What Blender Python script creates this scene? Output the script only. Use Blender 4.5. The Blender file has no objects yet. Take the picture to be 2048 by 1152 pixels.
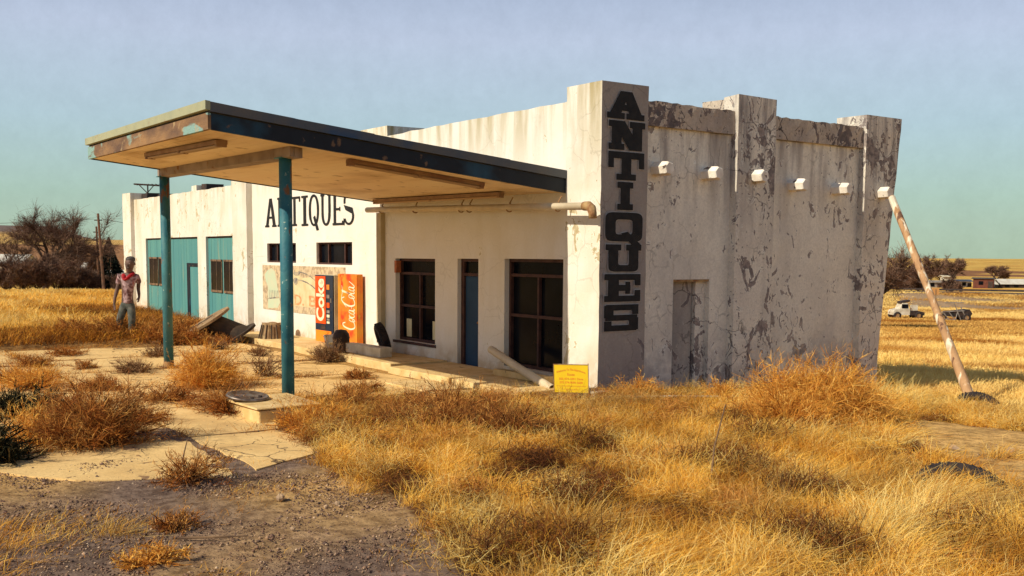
import bpy, math, random
import numpy as np
from mathutils import Vector, Matrix, noise
random.seed(7); rng = np.random.default_rng(7)
S = bpy.context.scene
COL = S.collection
# ------------------------------------------------------------------ camera
CAM = Vector((13.208, -11.078, 2.35))
RGT = Vector((0.575, 0.818, 0.007)); UP = Vector((-0.080, 0.047, 0.996)); FWD = Vector((-0.814, 0.573, -0.092))
FWD.normalize(); RGT = (RGT - FWD*RGT.dot(FWD)).normalized(); UP = RGT.cross(FWD)
cd = bpy.data.cameras.new('camera'); cam = bpy.data.objects.new('camera', cd); COL.objects.link(cam)
cam.matrix_world = Matrix(((RGT.x, UP.x, -FWD.x, CAM.x), (RGT.y, UP.y, -FWD.y, CAM.y), (RGT.z, UP.z, -FWD.z, CAM.z), (0, 0, 0, 1)))
cd.sensor_fit = 'HORIZONTAL'; cd.sensor_width = 36; cd.lens = 2044/2048*36
cd.shift_y = (700-576)/2048; cd.clip_start = 0.1; cd.clip_end = 9000
S.camera = cam
# ------------------------------------------------------------------ light
LD = Vector((0.02, 1.0, -0.76)).normalized()          # direction the sunlight travels
sl = bpy.data.lights.new('sun', 'SUN'); sl.energy = 4.9; sl.angle = math.radians(0.5); sl.color = (1.0, 0.90, 0.70)
so = bpy.data.objects.new('sun', sl); COL.objects.link(so); so.rotation_euler = LD.to_track_quat('-Z', 'Y').to_euler(); so.location = (0, -20, 30)
W = bpy.data.worlds.new('World'); S.world = W; W.use_nodes = True
nt = W.node_tree; nt.nodes.clear()
def N(t, **k):
    n = nt.nodes.new(t)
    for a, b in k.items(): setattr(n, a, b)
    return n
sky = N('ShaderNodeTexSky', sky_type='NISHITA', sun_disc=False)
sky.sun_elevation = math.asin(-LD.z); sky.sun_rotation = math.atan2(-LD.x, -LD.y); sky.dust_density = 1.5
tc = N('ShaderNodeTexCoord'); sep = N('ShaderNodeSeparateXYZ'); cr = N('ShaderNodeValToRGB'); mx = N('ShaderNodeMix', data_type='RGBA')
sc = N('ShaderNodeMix', data_type='RGBA', blend_type='MULTIPLY'); bg = N('ShaderNodeBackground'); out = N('ShaderNodeOutputWorld')
nt.links.new(tc.outputs['Generated'], sep.inputs[0]); nt.links.new(sep.outputs[2], cr.inputs[0])
el = cr.color_ramp.elements
el[0].position = 0.0; el[0].color = (0.40, 0.53, 0.39, 1)
el[1].position = 1.0; el[1].color = (0.05, 0.075, 0.15, 1)
for p, c in ((0.055, (0.37, 0.53, 0.45, 1)), (0.12, (0.42, 0.56, 0.62, 1)), (0.20, (0.49, 0.56, 0.70, 1)), (0.30, (0.30, 0.37, 0.52, 1)), (0.5, (0.10, 0.14, 0.24, 1))):
    e = cr.color_ramp.elements.new(p); e.color = c
sc.inputs[0].default_value = 1.0; sc.inputs[7].default_value = (8.5, 8.5, 8.5, 1)
mx.inputs[0].default_value = 0.85
nz_ = N('ShaderNodeTexNoise'); nz_.inputs['Scale'].default_value = 45.0; nz_.inputs['Detail'].default_value = 5.0; nz_.inputs['Roughness'].default_value = 0.75
nt.links.new(tc.outputs['Generated'], nz_.inputs['Vector'])
nm_ = N('ShaderNodeMapRange'); nm_.inputs[3].default_value = 7.9; nm_.inputs[4].default_value = 10.4
nt.links.new(nz_.outputs[0], nm_.inputs[0]); nt.links.new(nm_.outputs[0], sc.inputs[7])
nt.links.new(cr.outputs[0], sc.inputs[6]); nt.links.new(sc.outputs[2], mx.inputs[7]); nt.links.new(sky.outputs[0], mx.inputs[6])
nt.links.new(mx.outputs[2], bg.inputs[0]); bg.inputs[1].default_value = 0.12; nt.links.new(bg.outputs[0], out.inputs[0])
S.view_settings.view_transform = 'Standard'; S.view_settings.look = 'None'; S.view_settings.exposure = 0.0; S.view_settings.gamma = 1.0
S.render.engine = 'CYCLES'; S.cycles.max_bounces = 6; S.cycles.diffuse_bounces = 3

# ------------------------------------------------------------------ helpers
def tag(o, label=None, cat=None, group=None, kind=None):
    if label: o['label'] = label
    if cat: o['category'] = cat
    if group: o['group'] = group
    if kind: o['kind'] = kind
    return o
def empty(name, loc, label=None, cat=None, group=None, rz=0.0):
    o = bpy.data.objects.new(name, None); COL.objects.link(o); o.location = loc; o.rotation_euler = (0, 0, rz)
    o.empty_display_size = 0.2
    return tag(o, label, cat, group)
def link(name, me, mat=None, parent=None, local=False):
    o = bpy.data.objects.new(name, me); COL.objects.link(o)
    if mat and not me.materials: me.materials.append(mat)
    if parent:
        o.parent = parent
        if not local:
            # parents are only translated/rotated Empties or un-moved meshes: geometry is given in world space
            o.matrix_parent_inverse = world_of(parent).inverted()
    return o
def world_of(o):
    m = Matrix.Translation(o.location) @ o.rotation_euler.to_matrix().to_4x4()
    if o.parent: return world_of(o.parent) @ o.matrix_parent_inverse @ m
    return m
class MB:
    def __init__(s): s.v = []; s.f = []
    def poly(s, pts, faces):
        b = len(s.v); s.v += [tuple(p) for p in pts]; s.f += [tuple(b+i for i in f) for f in faces]; return s
    def box(s, a, b, j=0.0):
        x0, x1 = sorted((a[0], b[0])); y0, y1 = sorted((a[1], b[1])); z0, z1 = sorted((a[2], b[2]))
        r = lambda: random.uniform(-j, j) if j else 0
        p = [(x+r(), y+r(), z+r()) for x, y, z in ((x0,y0,z0),(x1,y0,z0),(x1,y1,z0),(x0,y1,z0),(x0,y0,z1),(x1,y0,z1),(x1,y1,z1),(x0,y1,z1))]
        return s.poly(p, [(3,2,1,0),(4,5,6,7),(0,1,5,4),(1,2,6,5),(2,3,7,6),(3,0,4,7)])
    def obox(s, c, ax, hy, hz, half):                      # oriented box, axes given
        ax = [Vector(a) for a in (ax, hy, hz)]; c = Vector(c); p = []
        for sz in (-1, 1):
            for sx, sy in ((-1,-1),(1,-1),(1,1),(-1,1)): p.append(c + ax[0]*half[0]*sx + ax[1]*half[1]*sy + ax[2]*half[2]*sz)
        return s.poly(p, [(3,2,1,0),(4,5,6,7),(0,1,5,4),(1,2,6,5),(2,3,7,6),(3,0,4,7)])
    def tube(s, pts, rad, n=12, cap=True, hollow=0):
        pts = [Vector(p) for p in pts]; rr = rad if hasattr(rad, '__len__') else [rad]*len(pts)
        b = len(s.v); u = None
        for i, p in enumerate(pts):
            t = (pts[min(i+1, len(pts)-1)] - pts[max(i-1, 0)]).normalized()
            if u is None: u = t.orthogonal().normalized()
            u = (u - t*u.dot(t)).normalized(); w = t.cross(u)
            for k in range(n):
                a = 2*math.pi*k/n; s.v.append(tuple(p + (u*math.cos(a) + w*math.sin(a))*rr[i]))
        for i in range(len(pts)-1):
            for k in range(n): s.f.append((b+i*n+k, b+i*n+(k+1)%n, b+(i+1)*n+(k+1)%n, b+(i+1)*n+k))
        if cap:
            s.f.append(tuple(b+k for k in reversed(range(n)))); s.f.append(tuple(b+(len(pts)-1)*n+k for k in range(n)))
        return s
    def lathe(s, c, axis, prof, n=24):                     # prof: list of (radius, along)
        c = Vector(c); a = Vector(axis).normalized(); u = a.orthogonal().normalized(); w = a.cross(u); b = len(s.v); m = len(prof)
        for k in range(n):
            t = 2*math.pi*k/n; d = u*math.cos(t) + w*math.sin(t)
            for r, h in prof: s.v.append(tuple(c + d*r + a*h))
        for k in range(n):
            for i in range(m-1): s.f.append((b+k*m+i, b+((k+1)%n)*m+i, b+((k+1)%n)*m+i+1, b+k*m+i+1))
        return s
    def mesh(s, name, smooth=False):
        me = bpy.data.meshes.new(name); me.from_pydata(s.v, [], s.f); me.update()
        if smooth: me.polygons.foreach_set('use_smooth', [True]*len(me.polygons))
        return me
    def build(s, name, mat, parent=None, smooth=False, bevel=0):
        o = link(name, s.mesh(name, smooth), mat, parent)
        if bevel:
            m = o.modifiers.new('bevel', 'BEVEL'); m.width = bevel; m.segments = 2; m.limit_method = 'ANGLE'
        return o
def smoothangle(o, deg=35):
    o.data.shade_smooth() if hasattr(o.data, 'shade_smooth') else None
def wallgrid(x0, x1, z0, z1, holes, y0, y1, step=0.35, jt=0.012, axis='y', jy=0.004):
    """wall sheet with real thickness between y0 (front) and y1; holes = (xa,xb,za,zb). axis='x' swaps x/y"""
    def lin(a, b, keep):
        ks = sorted(set([a, b] + [k for k in keep if a < k < b])); r = []
        for p, q in zip(ks[:-1], ks[1:]):
            n = max(1, int(round((q-p)/step))); r += [p+(q-p)*i/n for i in range(n)]
        return r+[b]
    xs = lin(x0, x1, [h for q in holes for h in q[:2]]); zs = lin(z0, z1, [h for q in holes for h in q[2:]])
    solid = lambda i, j: 0 <= i < len(xs)-1 and 0 <= j < len(zs)-1 and not any(q[0]-1e-6 <= xs[i] and xs[i+1] <= q[1]+1e-6 and q[2]-1e-6 <= zs[j] and zs[j+1] <= q[3]+1e-6 for q in holes)
    mb = MB(); idx = {}
    def vt(i, j, k):
        key = (i, j, k)
        if key not in idx:
            x, z = xs[i], zs[j]; y = (y0, y1)[k]
            if j == len(zs)-1: z += random.uniform(-jt, jt)
            edge = i in (0, len(xs)-1) or any(abs(x-h) < 1e-6 for q in holes for h in q[:2])
            if not edge and k == 0: y += random.uniform(-jy, jy)
            idx[key] = len(mb.v); mb.v.append((x, y, z) if axis == 'y' else (y, x, z))
        return idx[key]
    for i in range(len(xs)-1):
        for j in range(len(zs)-1):
            if not solid(i, j): continue
            mb.f.append((vt(i,j,0), vt(i+1,j,0), vt(i+1,j+1,0), vt(i,j+1,0))); mb.f.append((vt(i,j+1,1), vt(i+1,j+1,1), vt(i+1,j,1), vt(i,j,1)))
            if not solid(i-1, j): mb.f.append((vt(i,j,1), vt(i,j,0), vt(i,j+1,0), vt(i,j+1,1)))
            if not solid(i+1, j): mb.f.append((vt(i+1,j,0), vt(i+1,j,1), vt(i+1,j+1,1), vt(i+1,j+1,0)))
            if not solid(i, j-1): mb.f.append((vt(i,j,1), vt(i+1,j,1), vt(i+1,j,0), vt(i,j,0)))
            if not solid(i, j+1): mb.f.append((vt(i,j+1,0), vt(i+1,j+1,0), vt(i+1,j+1,1), vt(i,j+1,1)))
    return mb
def ribmesh(name, pts, wid, side, tint, mat):
    """pts (n,k,3) centre lines, wid (n,k) half widths, side (n,3) -> one mesh of ribbons with a float attribute 'tint'"""
    n, k, _ = pts.shape
    a = pts - side[:, None, :]*wid[..., None]; b = pts + side[:, None, :]*wid[..., None]
    v = np.stack([a, b], 2).reshape(n*k*2, 3).astype(np.float32)
    base = (np.arange(n)*k*2)[:, None, None]; q = (np.arange(k-1)*2)[None, :, None]
    f = (base + q + np.array([0, 1, 3, 2])[None, None, :]).reshape(-1, 4)
    me = bpy.data.meshes.new(name); me.vertices.add(len(v)); me.vertices.foreach_set('co', v.ravel())
    nf = len(f); me.loops.add(nf*4); me.loops.foreach_set('vertex_index', f.ravel().astype(np.int32))
    me.polygons.add(nf); me.polygons.foreach_set('loop_start', np.arange(0, nf*4, 4, dtype=np.int32))
    me.update(calc_edges=True)
    at = me.attributes.new('tint', 'FLOAT', 'FACE'); at.data.foreach_set('value', np.repeat(tint, k-1).astype(np.float32))
    me.materials.append(mat)
    return me
def unit(a): return a/np.maximum(np.linalg.norm(a, axis=-1, keepdims=True), 1e-9)

# ------------------------------------------------------------------ materials
def mat(name, base, var=None, scale=3.0, amt=(0.35, 0.65), rough=0.85, bump=0.0, bscale=30.0, layers=(), spec=0.3, metal=0.0, stretch=(1,1,1), ttint=None, attr=None, transl=0.0, detail=6):
    m = bpy.data.materials.new(name); m.use_nodes = True; t = m.node_tree; bs = t.nodes['Principled BSDF']; L = t.links.new
    bs.inputs['Roughness'].default_value = rough; bs.inputs['Specular IOR Level'].default_value = spec; bs.inputs['Metallic'].default_value = metal
    tc = t.nodes.new('ShaderNodeTexCoord'); mp = t.nodes.new('ShaderNodeMapping'); mp.inputs['Scale'].default_value = stretch; L(tc.outputs['Object'], mp.inputs[0])
    def nse(sc, det=detail, dist=0.0, vec=mp.outputs[0]):
        n = t.nodes.new('ShaderNodeTexNoise'); n.inputs['Scale'].default_value = sc; n.inputs['Detail'].default_value = det; n.inputs['Distortion'].default_value = dist; L(vec, n.inputs['Vector']); return n.outputs[0]
    def rng_(src, lo, hi):
        r = t.nodes.new('ShaderNodeMapRange'); r.inputs[1].default_value = lo; r.inputs[2].default_value = hi; L(src, r.inputs[0]); return r.outputs[0]
    def mix(f, a, b, bt='MIX'):
        x = t.nodes.new('ShaderNodeMix'); x.data_type = 'RGBA'; x.blend_type = bt
        if hasattr(f, 'default_value') or not isinstance(f, (int, float)): L(f, x.inputs[0])
        else: x.inputs[0].default_value = f
        for i, c in ((6, a), (7, b)):
            if isinstance(c, tuple): x.inputs[i].default_value = (*c, 1)
            else: L(c, x.inputs[i])
        return x.outputs[2]
    cur = base
    if attr:
        at = t.nodes.new('ShaderNodeAttribute'); at.attribute_name = attr; cur = at.outputs['Color']
    if ttint:
        at = t.nodes.new('ShaderNodeAttribute'); at.attribute_name = 'tint'
        r = t.nodes.new('ShaderNodeValToRGB'); L(at.outputs['Fac'], r.inputs[0])
        while len(r.color_ramp.elements) < len(ttint): r.color_ramp.elements.new(0.5)
        for e, (p, c) in zip(r.color_ramp.elements, ttint): e.position = p; e.color = (*c, 1)
        cur = r.outputs[0]
    if var:
        f = rng_(nse(scale), *amt)
        cur = mix(f, cur, var, 'MULTIPLY' if (attr or ttint) else 'MIX')
    for l in layers:
        col, lsc, lo, hi = l[:4]; st = l[4] if len(l) > 4 else (1,1,1); dist = l[5] if len(l) > 5 else 0.0
        mp2 = t.nodes.new('ShaderNodeMapping'); mp2.inputs['Scale'].default_value = st; mp2.inputs['Location'].default_value = (lsc*1.7, lsc, 3.1*lsc); L(tc.outputs['Object'], mp2.inputs[0])
        cur = mix(rng_(nse(lsc, 8, dist, mp2.outputs[0]), lo, hi), cur, col)
    if isinstance(cur, tuple): bs.inputs['Base Color'].default_value = (*cur, 1)
    else: L(cur, bs.inputs['Base Color'])
    if bump:
        b = t.nodes.new('ShaderNodeBump'); b.inputs['Strength'].default_value = bump; b.inputs['Distance'].default_value = 0.02
        L(nse(bscale, 8), b.inputs['Height']); L(b.outputs[0], bs.inputs['Normal'])
    if transl:
        tr = t.nodes.new('ShaderNodeBsdfTranslucent'); ms = t.nodes.new('ShaderNodeMixShader'); ms.inputs[0].default_value = transl
        L(cur, tr.inputs[0]) if not isinstance(cur, tuple) else None
        L(bs.outputs[0], ms.inputs[1]); L(tr.outputs[0], ms.inputs[2]); L(ms.outputs[0], t.nodes['Material Output'].inputs[0])
    return m
def stucco(name, base, var, chip, under, chip_thr=0.62, crack=0.5, stain=(0.3, 0.26, 0.22), stain_amt=0.6, bump=0.5, top=None, foot=None, mott=0.25):
    m = bpy.data.materials.new(name); m.use_nodes = True; t = m.node_tree; L = t.links.new; bs = t.nodes['Principled BSDF']; bs.inputs['Roughness'].default_value = 0.92; bs.inputs['Specular IOR Level'].default_value = 0.15
    tc = t.nodes.new('ShaderNodeTexCoord'); P = tc.outputs['Object']
    def mp(sc, off=0):
        n = t.nodes.new('ShaderNodeMapping'); n.inputs['Scale'].default_value = sc; n.inputs['Location'].default_value = (off, off*1.3, off*.7); L(P, n.inputs[0]); return n.outputs[0]
    def ns(sc, det=6, dist=0.0, v=None, rough=0.55):
        n = t.nodes.new('ShaderNodeTexNoise'); n.inputs['Scale'].default_value = sc; n.inputs['Detail'].default_value = det; n.inputs['Distortion'].default_value = dist; n.inputs['Roughness'].default_value = rough; L(v or P, n.inputs['Vector']); return n.outputs[0]
    def mr(src, a, b, c=0.0, d=1.0):
        n = t.nodes.new('ShaderNodeMapRange'); n.inputs[1].default_value = a; n.inputs[2].default_value = b; n.inputs[3].default_value = c; n.inputs[4].default_value = d; L(src, n.inputs[0]); return n.outputs[0]
    def ma(op, a, b):
        n = t.nodes.new('ShaderNodeMath'); n.operation = op; n.use_clamp = op != 'ADD'
        for i, q in enumerate((a, b)):
            if isinstance(q, (int, float)): n.inputs[i].default_value = q
            else: L(q, n.inputs[i])
        return n.outputs[0]
    def mx(f, a, b, bt='MIX'):
        n = t.nodes.new('ShaderNodeMix'); n.data_type = 'RGBA'; n.blend_type = bt
        if isinstance(f, (int, float)): n.inputs[0].default_value = f
        else: L(f, n.inputs[0])
        for i, c in ((6, a), (7, b)):
            if isinstance(c, tuple): n.inputs[i].default_value = (*c, 1)
            else: L(c, n.inputs[i])
        return n.outputs[2]
    sep = t.nodes.new('ShaderNodeSeparateXYZ'); L(P, sep.inputs[0])
    c = mx(mr(ns(1.3), 0.35, 0.65), base, var)
    c = mx(ma('MULTIPLY', mr(ns(22, 8, rough=0.75), 0.40, 0.62), mott), c, tuple(q*0.55 for q in base))
    c = mx(ma('MULTIPLY', mr(ns(1.1, 8, 0.4, mp((1, 1, 0.28), 3)), 0.50, 0.74), stain_amt), c, stain)
    if top:    # drip stains running down from the parapet
        g_ = mr(sep.outputs[2], top[0], top[1]); c = mx(ma('MULTIPLY', g_, mr(ns(4.0, 7, 0.3, mp((1, 1, 0.12), 7)), 0.44, 0.66)), c, top[2])
    if foot:   # mud splash at the foot of the wall
        g_ = mr(sep.outputs[2], foot[1], foot[0]); c = mx(ma('MULTIPLY', g_, mr(ns(3.0, 7, 0.3), 0.35, 0.62)), c, foot[2])
    mask = mr(ns(0.55, 3, 0.2, mp((1, 1, 1), 11)), 0.40, 0.62)                  # flakes come in groups
    n1 = ns(2.7, 9, 1.3, mp((1, 1, 0.75), 5), 0.62); thr = ma('ADD', n1, ma('MULTIPLY', mask, 0.10)); f1 = mr(thr, chip_thr, chip_thr+0.012); rim = mr(thr, chip_thr-0.016, chip_thr-0.004)
    n2 = ns(10.0, 7, 0.8, mp((1, 1, 0.8), 9)); t2 = ma('ADD', n2, ma('MULTIPLY', mask, 0.09)); f2 = mr(t2, chip_thr+0.055, chip_thr+0.075)
    und = mx(mr(ns(9, 6), 0.4, 0.6), chip, under)
    c = mx(ma('MULTIPLY', rim, 0.5), c, tuple(min(1, q*1.25) for q in base)); c = mx(f1, c, und); c = mx(f2, c, chip)
    vo = t.nodes.new('ShaderNodeTexVoronoi'); vo.feature = 'DISTANCE_TO_EDGE'; vo.inputs['Scale'].default_value = 2.2; nv = t.nodes.new('ShaderNodeTexNoise'); nv.inputs['Scale'].default_value = 3.5; nv.inputs['Detail'].default_value = 5; L(P, nv.inputs['Vector'])
    va = t.nodes.new('ShaderNodeMix'); va.data_type = 'VECTOR'; va.inputs[0].default_value = 0.22; L(P, va.inputs[4]); L(nv.outputs['Color'], va.inputs[5]); L(va.outputs[1], vo.inputs['Vector'])
    cr_ = ma('MULTIPLY', mr(vo.outputs['Distance'], 0.022, 0.006), ma('MULTIPLY', mr(ns(0.9, 3, 0, mp((1, 1, 1), 21)), 0.45, 0.60), crack)); c = mx(cr_, c, tuple(q*0.5 for q in chip))
    L(c, bs.inputs['Base Color'])
    h = ma('ADD', ma('MULTIPLY', ns(40, 8), 0.25), ma('MULTIPLY', f1, -0.8)); h = ma('ADD', h, ma('MULTIPLY', ns(4, 6), 0.5)); h = ma('ADD', h, ma('MULTIPLY', cr_, -0.6))
    b = t.nodes.new('ShaderNodeBump'); b.inputs['Strength'].default_value = bump; b.inputs['Distance'].default_value = 0.03; L(h, b.inputs['Height']); L(b.outputs[0], bs.inputs['Normal'])
    return m
OLIVE = (0.40, 0.33, 0.18)
CREAM = stucco('cream stucco', (0.80, 0.76, 0.70), (0.74, 0.69, 0.58), (0.44, 0.36, 0.22), (0.56, 0.48, 0.32), 0.68, 0.22, (0.58, 0.50, 0.33), 0.55, 0.3, top=(3.4, 5.3, OLIVE), foot=(0.0, 0.9, (0.50, 0.36, 0.20)), mott=0.12)
CREAM2 = stucco('cream front stucco', (0.82, 0.78, 0.72), (0.78, 0.73, 0.64), (0.50, 0.42, 0.27), (0.60, 0.52, 0.36), 0.75, 0.16, (0.62, 0.54, 0.38), 0.45, 0.22, top=(3.9, 5.4, OLIVE), foot=(0.05, 0.6, (0.50, 0.36, 0.20)), mott=0.10)
SIDE = stucco('peeling stucco', (0.94, 0.88, 0.76), (0.82, 0.76, 0.66), (0.26, 0.225, 0.21), (0.42, 0.36, 0.32), 0.655, 0.35, (0.46, 0.42, 0.39), 0.55, 0.7, top=(2.6, 4.9, (0.26, 0.22, 0.21)), foot=(-0.3, 1.2, (0.24, 0.22, 0.23)), mott=0.45)
SIDEP = stucco('cracked peeling stucco', (0.92, 0.85, 0.73), (0.76, 0.69, 0.60), (0.20, 0.17, 0.165), (0.36, 0.30, 0.27), 0.61, 0.75, (0.32, 0.28, 0.26), 0.7, 0.8, top=(2.4, 4.8, (0.17, 0.15, 0.16)), foot=(-0.3, 1.0, (0.26, 0.24, 0.24)), mott=0.5)
PARA = stucco('weathered parapet stucco', (0.66, 0.56, 0.45), (0.50, 0.42, 0.36), (0.14, 0.12, 0.12), (0.24, 0.19, 0.17), 0.60, 1.0, (0.24, 0.205, 0.195), 0.8, 0.9, mott=0.6)
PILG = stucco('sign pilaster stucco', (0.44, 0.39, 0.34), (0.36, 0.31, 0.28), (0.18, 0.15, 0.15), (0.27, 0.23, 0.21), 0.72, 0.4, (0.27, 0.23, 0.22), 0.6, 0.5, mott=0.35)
DOORM = stucco('boarded door paint', (0.52, 0.46, 0.40), (0.42, 0.38, 0.34), (0.16, 0.14, 0.14), (0.24, 0.20, 0.19), 0.66, 0.8, (0.24, 0.22, 0.22), 0.8, 0.5, mott=0.5)
BLACK = mat('black letter paint', (0.008, 0.008, 0.010), (0.02, 0.018, 0.018), 8, rough=0.7)
HALO = mat('pale letter edging', (0.46, 0.43, 0.41), (0.34, 0.31, 0.30), 9, rough=0.9)
TEAL = mat('teal door paint', (0.075, 0.245, 0.255), (0.105, 0.29, 0.27), 2.0, bump=0.15, bscale=20, stretch=(1, 1, 0.15),
           layers=[((0.30, 0.30, 0.18), 3.0, 0.60, 0.80, (1, 1, 0.2), 0.5)], rough=0.65)
POST = mat('teal steel post paint', (0.016, 0.115, 0.165), (0.05, 0.20, 0.23), 2.5, rough=0.6, bump=0.3, bscale=20,
           layers=[((0.10, 0.22, 0.21), 1.6, 0.52, 0.70, (1, 1, 0.3)), ((0.20, 0.10, 0.05), 7, 0.62, 0.66, (1, 1, 0.5)), ((0.34, 0.44, 0.38), 12, 0.66, 0.70)])
NAVYSHADE = mat('navy paint with painted shade', (0.004, 0.007, 0.014), (0.009, 0.013, 0.022), 3, rough=0.6, layers=[((0.015, 0.07, 0.12), 0.8, 0.58, 0.7, (1, 1, 1)), ((0.16, 0.09, 0.05), 6, 0.66, 0.72)])  # near black: the shade of the side fascia is put into the paint
FLASH = mat('faded metal flashing', (0.38, 0.38, 0.24), (0.32, 0.33, 0.22), 3, rough=0.6, layers=[((0.30, 0.16, 0.07), 6, 0.62, 0.72)])
FLASHSHADE = mat('blue grey shaded flashing', (0.07, 0.085, 0.11), (0.12, 0.11, 0.10), 2, rough=0.5, layers=[((0.03, 0.07, 0.15), 0.7, 0.56, 0.66)])  # flashing darkened in colour for the shaded canopy edges
FRONTB = mat('rotting fascia board', (0.30, 0.17, 0.08), (0.12, 0.07, 0.05), 2.5, bump=0.5, bscale=18, stretch=(0.5, 1, 1.5), layers=[((0.22, 0.36, 0.34), 1.3, 0.52, 0.56, (0.6, 1, 2), 1.0), ((0.42, 0.30, 0.16), 4, 0.6, 0.7)])
SOFF = mat('cream soffit boards', (0.86, 0.69, 0.46), (0.80, 0.60, 0.37), 1.0, rough=0.8, stretch=(0.3, 1, 1), layers=[((0.50, 0.32, 0.16), 1.1, 0.52, 0.72, (0.4, 1, 1)), ((0.34, 0.20, 0.09), 3, 0.62, 0.72)])
BEAM = mat('grimy beam paint', (0.34, 0.27, 0.22), (0.24, 0.18, 0.15), 3, layers=[((0.22, 0.10, 0.04), 4, 0.6, 0.7)])
FIXT = mat('rusty light housing', (0.24, 0.13, 0.08), (0.34, 0.22, 0.13), 4, rough=0.7)
TUBE = mat('dirty lamp cover', (0.45, 0.30, 0.18), rough=0.5)
PIPEM = mat('cream pvc pipe', (0.66, 0.55, 0.38), (0.52, 0.42, 0.28), 3, rough=0.5)
RUST = mat('rusty metal', (0.24, 0.10, 0.04), (0.42, 0.28, 0.13), 9, bump=0.3, rough=0.8)
GLASS = mat('dark dirty glass', (0.003, 0.004, 0.007), (0.008, 0.009, 0.013), 2, rough=0.16, spec=0.07)
FRAME = mat('dark red brown window frame', (0.045, 0.018, 0.016), (0.09, 0.04, 0.03), 6, rough=0.7)
FRAMEW = mat('peeling window wood', (0.28, 0.17, 0.09), (0.10, 0.06, 0.04), 6, rough=0.8)
NAVYD = mat('navy door paint', (0.018, 0.06, 0.13), (0.01, 0.04, 0.09), 2, rough=0.6)
CURT = mat('pale paper behind glass', (0.70, 0.62, 0.38), rough=0.9)
CONC = stucco('weathered concrete', (0.88, 0.61, 0.27), (0.76, 0.50, 0.205), (0.22, 0.13, 0.075), (0.40, 0.24, 0.11), 0.69, 1.0, (0.44, 0.27, 0.12), 0.7, 0.6, mott=0.42)
_old = mat('unused concrete', (0.78, 0.50, 0.185), (0.68, 0.42, 0.145), 1.1, (0.35, 0.7), bump=0.3, bscale=35,
           layers=[((0.46, 0.26, 0.10), 0.5, 0.56, 0.72, (1, 1, 1), 0.7), ((0.20, 0.12, 0.07), 14, 0.70, 0.76), ((0.80, 0.58, 0.28), 5, 0.62, 0.7)])
CONC2 = mat('kerb concrete', (0.76, 0.56, 0.28), (0.62, 0.42, 0.17), 4, bump=0.5, bscale=25, layers=[((0.25, 0.15, 0.08), 9, 0.64, 0.7)])
WOOD = mat('grey brown weathered wood', (0.34, 0.22, 0.11), (0.22, 0.13, 0.07), 5, bump=0.4, bscale=20, stretch=(1, 1, 1), layers=[((0.50, 0.38, 0.20), 6, 0.6, 0.7)])
DARKW = mat('dark tarred wood', (0.035, 0.025, 0.02), (0.07, 0.045, 0.03), 5, bump=0.3)
RUBBER = mat('old tyre rubber', (0.018, 0.016, 0.018), (0.05, 0.035, 0.03), 8, rough=0.9, bump=0.3)
LOG = mat('peeling painted pole', (0.52, 0.31, 0.16), (0.36, 0.20, 0.10), 6, bump=0.8, bscale=22, stretch=(1, 1, 0.2), layers=[((0.16, 0.08, 0.05), 9, 0.60, 0.64, (1, 1, 0.12), 0.5), ((0.80, 0.70, 0.54), 6.5, 0.52, 0.60, (1, 1, 0.16), 0.7)])
VIGA = mat('white painted beam end', (0.92, 0.87, 0.78), (0.74, 0.66, 0.56), 5, bump=0.3, layers=[((0.14, 0.10, 0.08), 7, 0.62, 0.66)])
ROOFM = mat('tar roof', (0.10, 0.09, 0.09), (0.16, 0.14, 0.12), 2)
GROUND = mat('ground', (1, 1, 1), (0.58, 0.54, 0.52), 7.0, (0.42, 0.62), attr='Col', bump=1.0, bscale=16, rough=0.95, spec=0.1, layers=[((0.07, 0.042, 0.032), 38, 0.60, 0.66), ((0.62, 0.44, 0.28), 30, 0.70, 0.74)])
GRASS = mat('dry golden grass', (1, 1, 1), (0.62, 0.52, 0.45), 0.8, (0.45, 0.62), rough=0.75, spec=0.15, transl=0.30,
            ttint=[(0.0, (0.17, 0.070, 0.020)), (0.28, (0.66, 0.28, 0.036)), (0.55, (0.94, 0.50, 0.065)), (0.82, (0.97, 0.64, 0.14)), (1.0, (0.97, 0.76, 0.30))])
FARG = mat('straw field grass', (1, 1, 1), (0.60, 0.44, 0.32), 0.10, (0.50, 0.60), rough=0.8, spec=0.1, transl=0.25,
           ttint=[(0.0, (0.44, 0.22, 0.06)), (0.4, (0.86, 0.53, 0.14)), (1.0, (0.97, 0.72, 0.26))])
WEED = mat('russet tumbleweed', (1, 1, 1), (0.8, 0.6, 0.5), 3, (0.4, 0.6), rough=0.85, spec=0.1, transl=0.15,
           ttint=[(0.0, (0.07, 0.032, 0.018)), (0.45, (0.28, 0.115, 0.035)), (0.8, (0.60, 0.27, 0.06)), (1.0, (0.84, 0.50, 0.15))])
WEEDO = mat('orange tumbleweed', (1, 1, 1), (0.85, 0.7, 0.6), 3, (0.4, 0.6), rough=0.85, spec=0.1, transl=0.2,
            ttint=[(0.0, (0.26, 0.10, 0.025)), (0.35, (0.62, 0.27, 0.05)), (0.75, (0.88, 0.48, 0.085)), (1.0, (0.95, 0.66, 0.20))])
WEEDG = mat('grey brown tumbleweed', (1, 1, 1), (0.8, 0.7, 0.6), 3, rough=0.9, spec=0.1,
            ttint=[(0.0, (0.08, 0.045, 0.03)), (0.5, (0.24, 0.13, 0.07)), (1.0, (0.42, 0.26, 0.13))])
WEEDK = mat('dark green brown bush', (1, 1, 1), (0.7, 0.7, 0.6), 3, rough=0.9, spec=0.1,
            ttint=[(0.0, (0.012, 0.012, 0.008)), (0.6, (0.035, 0.035, 0.018)), (0.93, (0.08, 0.05, 0.02)), (1.0, (0.4, 0.25, 0.09))])
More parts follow.
